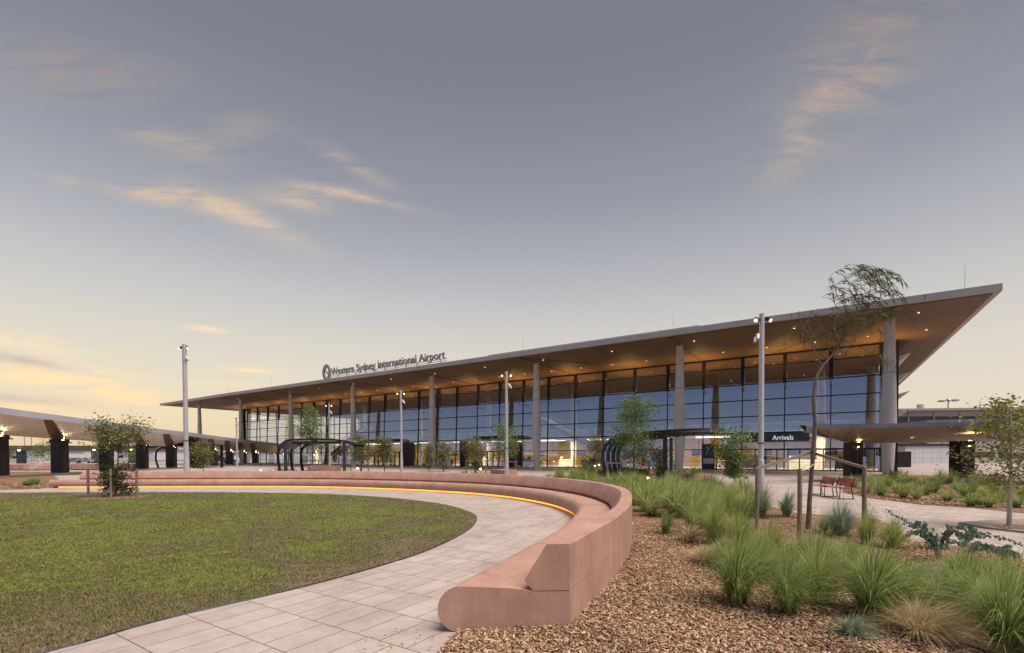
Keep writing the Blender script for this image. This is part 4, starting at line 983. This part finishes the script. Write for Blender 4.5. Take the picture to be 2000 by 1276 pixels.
# far-left and far trees
for px, Yd, yt, wp, sd, lab in ((85,118,873,44,51,'distant hazy tree between the left canopy piers'),(262,116,880,30,52,'distant small tree behind the lawn tree'),(15,160,884,26,53,'far small tree at the left edge of the view')):
    make_tree('distant_tree', ((px-1000)/F*Yd,Yd), hgt(px,yt,Yd), wp/F*Yd, 0.2, 1200, 0.35, M['l_green'], M['bark'], lab, sd, 0.1, 0.2, group='distant trees', nb=12)
# right tree
x, y = at(1971,1031)
make_tree('young_tree', (x,y), hgt(1971,772,y), 1.75, 0.22, 3400, 0.085, M['l_yellow'], M['pbark'], 'pale barked young tree with sparse yellow green leaves at the right edge', 61, 0.055, 0.28, nb=26, aspect=0.5, wob=0.02)
b = MB(); ringp = [at(px,py) for px,py in ((1872,1024),(1930,1019),(2010,1017),(2100,1018),(2150,1030),(2100,1046),(2000,1042),(1930,1034))]
b.prism(ringp, 0.002, 0.05); tag(b.build('tree_surround', simple('brown_concrete',(0.27,0.215,0.175),0.8,0,0.1)), 'low flat concrete surround at the foot of the right edge tree', 'kerb')
b = MB(); b.prism([at(px,py) for px,py in ((1940,1031),(1970,1029),(2020,1029),(2060,1033),(2020,1039),(1960,1037))], 0.052, 0.06); tag(b.build('soil', M['mulch']), kind='structure')

# near staked willow-like tree
bx, by = at(1579,1035)
WT = empty('windblown_tree', (bx,by,0), 0, 'tall thin staked tree with windblown drooping leaves reaching above the roof', 'tree')
def q3(px, py, dY=0.0):
    x_, y_, z_ = atY(px, py, by+dY); return Vector((x_-bx, y_-by, z_))
b = MB()
b.tube([Vector((0,0,0)),q3(1581,980),q3(1587,900),q3(1592,830),q3(1589,780),q3(1594,735),q3(1606,716)],[0.068,0.052,0.047,0.043,0.040,0.038,0.034],10)
brs = [([(1606,716),(1592,690),(1580,655),(1567,635),(1558,612)],0.026,0.0),([(1606,716),(1628,690),(1645,665),(1662,640),(1690,605),(1700,560)],0.03,0.1),
 ([(1628,690),(1612,672),(1590,655),(1573,640)],0.014,0.3),([(1645,665),(1680,680),(1705,690),(1722,702),(1724,720)],0.009,-0.4),
 ([(1590,690),(1565,700),(1550,697)],0.008,0.4),([(1662,640),(1640,615),(1630,590)],0.014,-0.3),([(1690,605),(1720,580),(1742,556)],0.012,0.3),([(1690,605),(1665,575),(1655,548)],0.012,0.2),
 ([(1700,560),(1690,540),(1700,527)],0.008,-0.2),([(1592,815),(1560,795),(1520,780),(1500,790)],0.006,-0.5),([(1592,830),(1630,810),(1658,785),(1655,760)],0.006,0.4),([(1592,860),(1560,840),(1530,815),(1515,798)],0.005,0.5)]
tips = []
for pts, r0, dy in brs:
    m = len(pts); V3 = [q3(p[0],p[1],dy*i_/(m-1)) for i_, p in enumerate(pts)]; V3 = [Vector(v) for v in catmull([tuple(v) for v in V3],3)]
    b.tube(V3, [r0*(1-0.75*i_/(len(V3)-1)) for i_ in range(len(V3))], 6); tips.append(V3)
rng = np.random.default_rng(77)
clusters = [(1700,545,30,16,19),(1738,558,16,16,11),(1662,556,24,16,12),(1690,588,34,12,15),(1650,582,16,12,8),(1640,612,20,8,4),(1672,622,26,12,9),(1705,608,20,8,6),(1740,590,12,10,3),(1700,528,20,6,5)]
droops = [(1575,612,12,6,5),(1572,640,16,8,7),(1606,642,14,8,6),(1628,636,14,8,6),(1722,700,4,5,4),(1655,655,12,8,5)]
lv = []; lf = []; nv = 0
def leaf_blade(p_, dirv, ln, hw, curl):
    global nv
    sidev = dirv.cross(Vector(rng.normal(size=3))).normalized()*hw; row = []
    for s_ in range(4):
        wv = [0.4,1.0,0.75,0.08][s_]; row.append((p_-sidev*wv, p_+sidev*wv)); p_ = p_+dirv*(ln/3); dirv = (dirv+curl).normalized()
    for a_, c2_ in row: lv.extend([tuple(a_),tuple(c2_)])
    for s_ in range(3): lf.append((nv+2*s_,nv+2*s_+1,nv+2*s_+3,nv+2*s_+2))
    nv += 8
allv = [v for T_ in tips for v in T_]
for (px, py, sx_, sy_, n) in clusters:
    for k in range(n):
        tgt = q3(px+rng.normal()*sx_*0.62, py+rng.normal()*sy_*0.7, rng.normal()*0.30)
        best = min(allv, key=lambda v: (v-tgt).length)
        L_ = 0.42+0.35*rng.random(); st = tgt-Vector((L_*0.4,0,0.02))
        b.tube([best, best.lerp(st,0.5)+Vector((0,0,0.05)), st],[0.007,0.005,0.004],4)
        d0 = Vector((0.95,rng.normal()*0.45,0.55+rng.normal()*0.25)).normalized(); pts = [st]; cur = st.copy()
        for q_ in range(7):
            cur = cur+d0*(L_/7); d0 = (d0+Vector((0.05,0,-0.19-0.05*q_))).normalized(); pts.append(cur.copy())
        b.tube(pts,[0.004*(1-0.1*i_) for i_ in range(8)],3)
        for i_, p_ in enumerate(pts[1:]):
            for r_ in range(2):
                dv = ((p_-pts[i_])*6/L_ + Vector((0.35,rng.normal()*0.5,-0.5+rng.normal()*0.45))).normalized()
                leaf_blade(p_.copy(), dv, 0.10+0.09*rng.random(), 0.0068+0.004*rng.random(), Vector((0.05,0,-0.22)))
for (px, py, sx_, sy_, n) in droops:
    for k in range(n):
        st = q3(px+rng.normal()*sx_*0.7, py+rng.normal()*sy_*0.7, rng.normal()*0.2); best = min(allv, key=lambda v: (v-st).length)
        b.tube([best, best.lerp(st,0.5)+Vector((0,0,0.04)), st],[0.006,0.004,0.003],4)
        pts = [st]; cur = st.copy(); d0 = Vector((rng.normal()*0.35+0.1,rng.normal()*0.35,-0.5)).normalized(); L_ = 0.25+0.25*rng.random()
        for q_ in range(5): cur = cur+d0*(L_/5); d0 = (d0+Vector((0,0,-0.25))).normalized(); pts.append(cur.copy())
        b.tube(pts,0.003,3)
        for p_ in pts:
            for r_ in range(2): leaf_blade(p_.copy(), Vector((rng.normal()*0.4,rng.normal()*0.4,-0.8)).normalized(), 0.09+0.09*rng.random(), 0.006+0.003*rng.random(), Vector((0,0,-0.15)))
b.build('trunk', M['bark'], WT, smooth=True)
fast_mesh('crown', np.array(lv), np.array(lf), 4, M['l_willow'], WT)
# its stakes and rails
ST = empty('tree_stakes', (bx,by,0), 0, 'three tall timber stakes with sloping rails bracing the near windblown tree', 'tree stakes', 'timber tree stakes')
sp = [at(1478,1040),at(1561,1056),at(1687,1052)]
tops = []
for (px, yt), (sx_, sy_) in zip(((1478,915),(1562,916),(1689,914)), sp):
    zt = atY(px, yt, sy_)[2]; b = MB(); b.tube([(0,0,0),(0.005,0,zt*0.5),(0.0,0.0,zt)],[0.047,0.046,0.044],10); b.build('stake', M['stake'], ST, smooth=True, loc=(sx_-bx,sy_-by,0)); tops.append(Vector((sx_-bx,sy_-by,zt)))
pk = q3(1584,884,0.10)
for tp_ in (tops[0],tops[2]):
    b = MB(); d_ = (pk-tp_); n_ = Vector((-d_.y,d_.x,0)).normalized()*0.02; up = Vector((0,0,0.032))
    b.slab([tp_-n_+up-d_*0.03,tp_+n_+up-d_*0.03,pk+n_+up,pk-n_+up],[tp_-n_-up-d_*0.03,tp_+n_-up-d_*0.03,pk+n_-up,pk-n_-up]); b.build('rail', M['rail'], ST)
b = MB(); a_ = tops[1]-Vector((0,0,0.05)); tr = q3(1587,905); pts = [a_, a_.lerp(tr,0.5)+Vector((0,-0.05,-0.05)), tr+Vector((-0.01,-0.06,-0.02)), tr+Vector((0.06,0.0,0)), tr+Vector((0,0.06,0.01)), a_+Vector((0,0,0.03))]
b.tube(pts, 0.013, 5); b.build('strap', simple('webbing_strap',(0.45,0.40,0.33),0.8,0,0.1), ST)

# ------------------------------------------------------------------ tussock grasses
def tussock_mesh(n, h, spread, wd, seed, wind=0.15, droop=1.0):
    rng = np.random.default_rng(seed); V_ = []; F_ = []; S = 6
    a = rng.random(n)*6.283; r0 = 0.10*np.sqrt(rng.random(n)); out = spread*(0.10+1.25*rng.random(n)**0.9); cl = rng.integers(0,9,n); a = a+0.0; L0 = 0.8+0.4*rng.random(9)[cl]; L = h*(0.42+0.66*rng.random(n)**0.8)*L0*(1.0-0.12*out/spread); wdt = wd*(0.6+0.8*rng.random(n))
    rows = []
    for s in range(S):
        f = s/(S-1); rad = r0+out*(f**1.7); x = np.cos(a)*rad+wind*h*f**2*(0.3+1.4*((np.arange(n)*0.618)%1)); y = np.sin(a+0.25*f*np.sin(a*5+seed))*rad; z = L*(f*1.12-0.42*droop*f**2.4*(0.4+out/spread))
        k = wdt*(1-f)**0.6*0.5+0.0004; px_ = -np.sin(a)*k; py_ = np.cos(a)*k
        tw = np.cos(a*3+f)*0.5; px_ = px_+np.cos(a)*k*tw; py_ = py_+np.sin(a)*k*tw
        rows.append(np.stack([x-px_,y-py_,z],-1)); rows.append(np.stack([x+px_,y+py_,z],-1))
    V_ = np.stack(rows,1).reshape(-1,3); idx = np.arange(n)[:,None,None]*(2*S); q = np.array([(2*s,2*s+1,2*s+3,2*s+2) for s in range(S-1)])[None]
    return V_, (idx+q).reshape(-1,4)
def tus(name, mat, n, h, spread, wd, seed, wind=0.15, droop=1.0):
    V_, F_ = tussock_mesh(n,h,spread,wd,seed,wind,droop); o = fast_mesh(name, V_, F_, 4, mat); return o
protos = {}
def tussock(px, py, hpx, wpx, kind, label, group=None, near=False):
    x_, y_ = at(px, py); s = hpx/F*y_*1.1; ws = wpx/F*y_*1.06
    dens = 'n' if near else 'f'; vi = random.randint(0,2); key = (kind,dens,vi)
    if key not in protos:
        mat = {'g':M['g_green'],'d':M['g_deep'],'s':M['g_straw'],'b':M['g_blue']}[kind]
        me = tus('grass_clump', mat, 1050 if near else 380, 1.0, 0.62 if kind!='s' else 0.8, 0.0075 if near else 0.017, 100+hash_(kind)+vi, 0.14 if kind!='s' else 0.3, 1.0)
        protos[key] = me; o = me
    else:
        o = protos[key].copy(); C.objects.link(o)
    o.location = (x_,y_,0.01); o.rotation_euler = (random.uniform(-.09,.09),random.uniform(-.06,.12),random.uniform(-0.7,0.7)); k = ws/1.15
    o.scale = (k*1.0, k, s*1.15)
    tag(o, label, 'grass clump', group); return o
def hash_(k): return {'g':0,'d':10,'s':20,'b':30}[k]
near = [
 (1441,1186,150,150,'d','tussock grass clump nearest the bench end of the front row'),
 (1540,1207,128,120,'d','dark green tussock second from the left in the front row'),
 (1600,1182,140,140,'g','tussock grass clump just behind the middle of the front row'),
 (1702,1212,150,190,'d','widest deep green tussock in the middle of the front row'),
 (1965,1282,190,210,'d','large tussock cut by the lower right corner of the view'),
 (1800,1256,82,150,'s','dry straw coloured tussock between two green ones at lower right'),
 (1662,1248,44,80,'b','small low blue green tuft in front of the widest tussock'),
 (1900,1200,110,150,'d','green tussock behind the dry straw coloured one'),
 (1395,1068,95,90,'g','pale green tussock on the bench side of the back row'),
 (1357,1045,85,95,'g','tussock grass clump above the mulch beside the bench curve'),
 (1300,1044,48,50,'d','small dark tussock alone in the mulch near the bench'),
 (1325,1010,52,55,'g','small tussock left of the pale back row'),
 (1445,1080,90,90,'g','tussock grass clump at the foot of the left timber stake'),
 (1500,1108,85,95,'g','light tussock between the left stake and the front row'),
 (1462,1130,85,95,'g','light tussock directly behind the first front row clump'),
 (1560,1120,78,90,'g','light tussock at the foot of the middle stake'),
 (1650,1130,80,100,'g','light tussock behind the widest deep green one'),
 (1715,1150,70,90,'g','fine pale tussock right of the stakes'),
 (1690,1065,70,60,'g','tussock grass clump at the foot of the right stake'),
 (1640,1050,70,85,'b','grey green shrubby tussock beside the right stake'),
 (1485,1010,62,80,'b','grey green shrubby tussock behind the left stake'),
 (1535,1010,50,60,'b','grey green tuft right of the left stake'),
 (1420,1010,60,60,'g','bright green tussock at the plaza side of the bed'),
 (1800,1150,50,80,'b','low grey green tuft beside the blue leaved shrub'),
 (1745,1075,70,70,'g','thin upright tussock under the blue leaved shrub'),
 (1820,1075,50,45,'g','small green tuft at the foot of the blue leaved shrub'),
 (1860,1160,70,110,'d','deep green tussock left of the corner clump'),
 (1940,1150,70,90,'g','pale tussock behind the corner clump'),
 (1275,985,52,60,'g','bright tussock against the outer curve of the bench'),
 (1255,962,40,50,'g','green tuft peeping over the bench rim'),
 (1350,985,50,55,'g','bright tussock mid bed behind the bench curve'),
 (1385,990,50,55,'g','bright tussock mid bed toward the plaza'),
 (1610,1040,40,40,'g','small tuft between trunk and right stake'),
 (1590,1075,40,45,'g','small tuft just in front of the staked trunk'),
 (1375,1105,40,70,'s','dry thin tuft beside the left edge of the planted rows'),
 (1345,1060,36,60,'s','dry thin tuft in the mulch beside the bench curve'),
]
for (px, py, hh, ww, kd, lab) in near: tussock(px, py, hh, ww, kd, lab, 'tussock grasses in the near bed', near=hh*1.0/1>=60)
rs = random.Random(12)
ex = [(1412,1112),(1480,1075),(1530,1135),(1585,1125),(1650,1092),(1765,1165),(1835,1185),(1880,1150),(1930,1235),(1480,1140),(1385,1030),(1410,1045),(1345,1010),(1370,1000),(1985,1215)]
for (px, py) in ex: tussock(px, py, rs.uniform(42,78)*(py-860)/230, rs.uniform(60,95)*(py-860)/230, rs.choice('ggggd'), 'one of the many soft green tussocks filling in between the larger named clumps', 'soft tussocks filling the near bed', near=True)
# grassy patch behind bench towards the right shelter: bright clumps
cnt = 0
while cnt < 80:
    px = rs.uniform(1085,1470); py = rs.uniform(926, 985) if px<1240 else rs.uniform(930,1012)
    ok = inpoly(np.array([at(px,py)[0]]), np.array([at(px,py)[1]]), bed)[0]
    if not ok: continue
    hp = rs.uniform(13,25)*(py-885)/50+4
    tussock(px, py, hp, hp*1.5, rs.choice('gggggdg'), 'one of the many bright green clumps filling the bed between bench and right shelter', 'bright clumps between bench and right shelter'); cnt += 1
cnt = 0
spots = [(1668,952),(1690,962),(1712,955),(1735,950),(1752,962),(1765,972),(1780,960),(1790,975),(1808,968),(1824,962),(1850,978),(1870,960),(1885,972),(1900,962),(1912,985),(1925,972),(1940,962),(1955,980),(1968,965),(1985,990),(2000,975),(1745,940),(1765,944),(1800,948),(1835,945),(1860,945),(1905,948),(1935,946),(1720,968),(1895,988),(1930,990),(1700,945)]
for (px, py) in spots: tussock(px, py+2, rs.uniform(24,34), rs.uniform(34,48), rs.choice('ggd'), 'one of the green clumps crowding the far bed before the right canopy', 'green clumps in the far bed')
for px, py, h_ in ((60,948,16),(72,946,14),(52,950,13)): tussock(px, py, h_, 26, 'd', 'one of the small green clumps beyond the far bench end', 'clumps beyond the far bench end')
for px, py in ((1095,938),(1120,932),(1150,928),(1172,926),(1140,938),(1110,946)): tussock(px, py, 20, 44, 'g', 'one of the soft grass clumps left of the right shelter ribs', 'soft clumps by the shelter ribs')
# ground-cover shrubs
def shrub(px, py, hpx, wpx, lm, label, seed, n=900):
    x_, y_ = at(px, py); h_ = hpx/F*y_; w_ = wpx/F*y_; rng = np.random.default_rng(seed); c_ = []
    t = empty('low_shrub', (x_,y_,0), 0, label, 'shrub', 'low shrubs around the plaza')
    st = MB()
    for k in range(14):
        a = rng.random()*6.28; r_ = w_*0.5*math.sqrt(rng.random()); z = h_*(0.25+0.6*rng.random())*(1-0.4*(r_/(w_*0.5))**2)
        c_.append(np.array([r_*math.cos(a), r_*math.sin(a)*0.6, z])+rng.normal(size=(n//14,3))*np.array([w_*0.09,w_*0.08,h_*0.14])); st.tube([(0,0,0),(r_*math.cos(a)*0.9, r_*math.sin(a)*0.5, z)],0.012,4)
    c_ = np.concatenate(c_); c_ = c_[c_[:,2]>0.02]; V_, F_ = leaf_cloud(c_, max(0.05,0.0026*y_), rng, 0.5); fast_mesh('foliage', V_, F_, 4, lm, t); st.build('stems', M['bark'], t)
shrub(548,930,16,60,M['l_dark'],'dark low shrub left of the left shelter posts',1); shrub(600,930,12,50,M['l_dark'],'dark low shrub beneath the left shelter',11)
shrub(655,931,14,60,M['l_green'],'green low shrub right of the bench under the left shelter',2); shrub(710,932,12,60,M['l_green'],'green low shrub between the left shelter and the lit pole',3)
shrub(905,938,18,60,M['l_dark'],'dark low shrub left of the tree by the central pole',4); shrub(945,938,22,60,M['l_green'],'green low shrub below the leafy tree left of the central pole',5)
shrub(1045,940,14,70,M['l_dark'],'dark low shrub right of the central light pole',6); shrub(1255,928,20,60,M['l_dark'],'dark low shrub under the right shelter roof',7)
shrub(1215,926,22,60,M['l_dark'],'dark low shrub behind the right shelter ribs',8); shrub(1320,958,26,80,M['l_blue'],'blue grey low shrub before the right shelter bench',9)
shrub(1375,958,24,60,M['l_blue'],'blue grey low shrub left of the bushy tree by the plaza',10); shrub(1718,948,16,36,M['l_blue'],'blue grey low shrub at the left end of the far bed',12)
shrub(1160,930,26,70,M['l_dark'],'dark low shrub left of the curved ribs',13)
# blue-leaved eucalypt with arching stems of paired round leaves
x_, y_ = at(1832,1098)
ET = empty('blue_gum_shrub', (x_,y_,0), 0, 'sprawling shrub with arching stems of round blue grey leaves at the right', 'shrub')
sb = MB(); rng = np.random.default_rng(9); lv = []; lf = []; nv = 0
def e3(px, py, dY=0): q = atY(px, py, y_+dY); return Vector((q[0]-x_, q[1]-y_, q[2]))
stems = [([(1832,1098),(1822,1060),(1800,1035),(1770,1020),(1733,998)],0.0,1.0),([(1832,1098),(1815,1055),(1790,1040),(1772,1045)],0.2,1.2),([(1832,1098),(1826,1050),(1800,1025),(1780,1028)],-0.2,1.3),
 ([(1832,1098),(1842,1055),(1860,1035),(1885,1030),(1905,1035)],-0.1,1.2),([(1882,1085),(1880,1060),(1868,1038),(1850,1028)],-0.2,1.1),([(1882,1085),(1886,1055),(1915,1045),(1960,1052),(2010,1070)],-0.1,1.1),
 ([(1882,1085),(1900,1068),(1930,1072),(1960,1078),(1990,1085)],-0.5,1.6),([(1882,1085),(1886,1050),(1905,1040)],0.1,1.8),([(1960,1100),(1963,1080),(1970,1070)],-0.5,1.8),([(1832,1098),(1850,1062),(1875,1060)],0.2,1.0),
 ([(1880,1190),(1800,1150),(1740,1135),(1700,1130)],-1.0,0.9),([(1880,1190),(1900,1130),(1870,1110),(1835,1108)],-1.0,1.2)]
for pts, dy, ls in stems:
    V3 = [Vector(v) for v in catmull([tuple(e3(p[0],p[1],dy)) for p in pts], 9)]
    sb.tube(V3, [0.008*(1-0.7*i_/(len(V3)-1)) for i_ in range(len(V3))], 5)
    dvec = (V3[-1]-V3[0])
    for i_, v in enumerate(V3[6:]):
        f = i_/max(1,len(V3)-7); s = 0.036*ls*(1-0.55*f)
        for sd in (-1,1):
            for rep in (0,1):
                if rng.random() < 0.12: continue
                nrm_ = Vector(rng.normal(size=3)).normalized(); ax1 = Vector((rng.normal()*0.5,rng.normal()*0.5,0.7*sd+rng.normal()*0.3)).normalized(); ax2 = ax1.cross(nrm_).normalized()
                c_ = v+Vector(rng.normal(size=3))*0.012+ax1*s*0.9
                for k in range(7): a = 2*math.pi*k/7; p_ = c_+ax1*(s*math.cos(a))+ax2*(s*0.85*math.sin(a)); lv.append(tuple(p_))
                lf.append(tuple(range(nv,nv+7))); nv += 7
sb.tube([e3(1832,1098),e3(1860,1112,-0.2),e3(1882,1085)],0.01,5); sb.tube([e3(1882,1085),e3(1885,1130,-0.5),e3(1880,1190,-1.0)],0.01,5); sb.tube([e3(1882,1085),e3(1925,1110,-0.3),e3(1960,1100,-0.5)],0.01,5)
sb.build('stem', M['bark'], ET, smooth=True)
fast_mesh('foliage', np.array(lv), np.array(lf), 7, M['l_blue'], ET)

# ------------------------------------------------------------------ small garden lights
gl = [(1265,947,0.35,'lit garden spike light in the bright grass before the right shelter'),(1161,921,0.55,'lit garden light left of its twin by the shelter ribs'),(1170,920,0.6,'lit garden light right of its twin by the shelter ribs'),(939,930,0.55,'lit garden light in the shrubs left of the central pole'),(648,926,0.6,'bright garden light right of the left shelter bench'),(510,924,0.25,'small ground light behind the bench near the left canopy'),(699,926,0.5,'faint garden light beside the staked tree right of the left shelter')]
for px, py, h_, lab in gl:
    x_, y_ = at(px, py); t = empty('garden_light', (x_,y_,0), 0, lab, 'garden light', 'small lit garden lights')
    b = MB(); b.tube([(0,0,0),(0,0,h_)],0.02,6); b.tube([(0,0.05,h_),(0,-0.03,h_+0.05)],0.055,8); b.build('post', M['dark'], t)
    b = MB(); b.tube([(0,-0.031,h_+0.051),(0,-0.045,h_+0.06)],0.075,10); b.build('lens', M['glamp'], t)

# ------------------------------------------------------------------ distance: hills, sheds, parked cars, sprinkler
def hills():
    xs = np.linspace(-2600,1500,90); vs = []; fs = []
    for i_, x_ in enumerate(xs):
        z = 95+45*noise.noise(Vector((x_*0.0022,3.3,0)))+18*noise.noise(Vector((x_*0.009,1.3,0)))
        vs += [(x_,2900,-5),(x_,3300,z),(x_,3900,-5)]
    for i_ in range(len(xs)-1):
        a = 3*i_; fs += [(a,a+3,a+4,a+1),(a+1,a+4,a+5,a+2)]
    b = MB(); b.add(vs, fs); tag(b.build('hills', simple('hazy_hill',(0.34,0.32,0.30),0.95,0,0.1,0.001)), kind='structure')  # grey tone carries the distance haze in the hill colour
hills()
for px0, px1, Yd, zt, lab in ((-40,75,190,3.6,'long low pale shed at the far left beyond the canopies'),(100,160,210,4.2,'low pale shed between the left piers in the far distance'),(395,520,170,2.6,'low white shed beyond the left canopy near the terminal'),(228,300,200,3.8,'low grey shed behind the lawn tree in the far distance')):
    xa = (px0-1000)/F*Yd; xb = (px1-1000)/F*Yd; t = empty('shed', (xa,Yd,0), 0, lab, 'shed', 'far sheds')
    b = MB(); b.box(0,xb-xa,0,20,0,zt); b.build('wall', M['white'], t)
    b = MB(); b.slab([(-0.4,-0.5,zt+0.3),(xb-xa+0.4,-0.5,zt+0.3),(xb-xa+0.4,20,zt+1.2),(-0.4,20,zt+1.2)],[(-0.4,-0.5,zt),(xb-xa+0.4,-0.5,zt),(xb-xa+0.4,20,zt),(-0.4,20,zt)]); b.build('roof', M['grey'], t)
    for k in range(int((xb-xa)/4)): b = MB(); b.box(1+4*k,2.8+4*k,-0.05,0,1.0,2.0); b.build('window', M['dark'], t)
def car(px, py, colr, label, rz=0.0):
    x_, y_ = at(px, py); t = empty('parked_car', (x_,y_,0), rz, label, 'car', 'cars parked beyond the left canopy')
    b = MB(); side = [(-2.2,0.35),(-2.25,0.75),(-2.1,0.95),(-1.5,1.02),(-0.9,1.45),(0.7,1.48),(1.4,1.02),(2.1,0.9),(2.25,0.6),(2.2,0.35)]; n = len(side)
    b.add([(p[0],-0.85,p[1]) for p in side]+[(p[0],0.85,p[1]) for p in side],[tuple(range(n)),tuple(range(n,2*n))[::-1]]+[(i_,i_+n,(i_+1)%n+n,(i_+1)%n) for i_ in range(n)]); b.build('body', simple('car_paint',colr,0.3,0.2,0.03), t)
    b = MB(); b.add([(-1.35,-0.86,1.05),(1.2,-0.86,1.05),(0.65,-0.86,1.40),(-0.85,-0.86,1.40)],[(0,1,2,3)]); b.build('window', M['dark'], t)
    for wx_ in (-1.35,1.35):
        b = MB(); b.tube([(wx_,-0.9,0.33),(wx_,-0.7,0.33)],0.33,14); b.build('wheel', M['dark'], t)
car(452,903.5,(0.7,0.7,0.72),'white parked car between the left canopy piers nearest the terminal'); car(150,905.5,(0.12,0.12,0.14),'dark parked car in the far car park between left piers'); car(168,905.2,(0.35,0.36,0.4),'grey parked car beside the dark one in the far car park'); car(434,904.8,(0.3,0.3,0.34),'grey parked car just left of the white one')
x_, y_ = at(60,922); rng = np.random.default_rng(2); n = 2600; u = rng.random(n); an = R(-8)+(rng.random(n)*R(60)); sp_ = 9*u
px_ = sp_*np.cos(an)*(0.6+0.8*rng.random(n)); pz_ = 0.1+5.0*u*(1.15-u)+rng.normal(size=n)*0.25*u+0.1; py_ = rng.normal(size=n)*1.2*u; pz_ = np.maximum(pz_,0.05)
V_, F_ = leaf_cloud(np.stack([px_,py_,pz_],-1), 0.05, rng, 0.8); o = fast_mesh('sprinkler_spray', V_, F_, 4, simple('water_drops',(0.8,0.8,0.8),0.4,0,0.02)); o.location = (x_,y_,0); tag(o, 'fine white sprinkler spray over the far lawn between the left piers', 'spray', kind='stuff')

# ------------------------------------------------------------------ camera
cam = bpy.data.cameras.new('camera'); co = bpy.data.objects.new('camera', cam); C.objects.link(co)
cam.sensor_width = 36.0; cam.lens = F/2000*36.0; cam.shift_x = 0.0; cam.shift_y = (PPY-638.0)/2000.0; cam.clip_start = 0.05; cam.clip_end = 9000
co.matrix_world = Matrix.Translation((0,0,CH)) @ Matrix.Rotation(R(90)-PITCH,4,'X') @ Matrix.Rotation(ROLL,4,'Z')
scn.camera = co
scn.view_settings.view_transform = 'Standard'; scn.view_settings.look = 'None'; scn.view_settings.exposure = 0.22; scn.view_settings.gamma = 1.0
scn.cycles.max_bounces = 8; scn.cycles.transparent_max_bounces = 16; scn.cycles.glossy_bounces = 4; scn.cycles.diffuse_bounces = 3
scn.cycles.use_denoising = True; scn.cycles.caustics_reflective = False; scn.cycles.caustics_refractive = False; scn.cycles.sample_clamp_indirect = 4.0
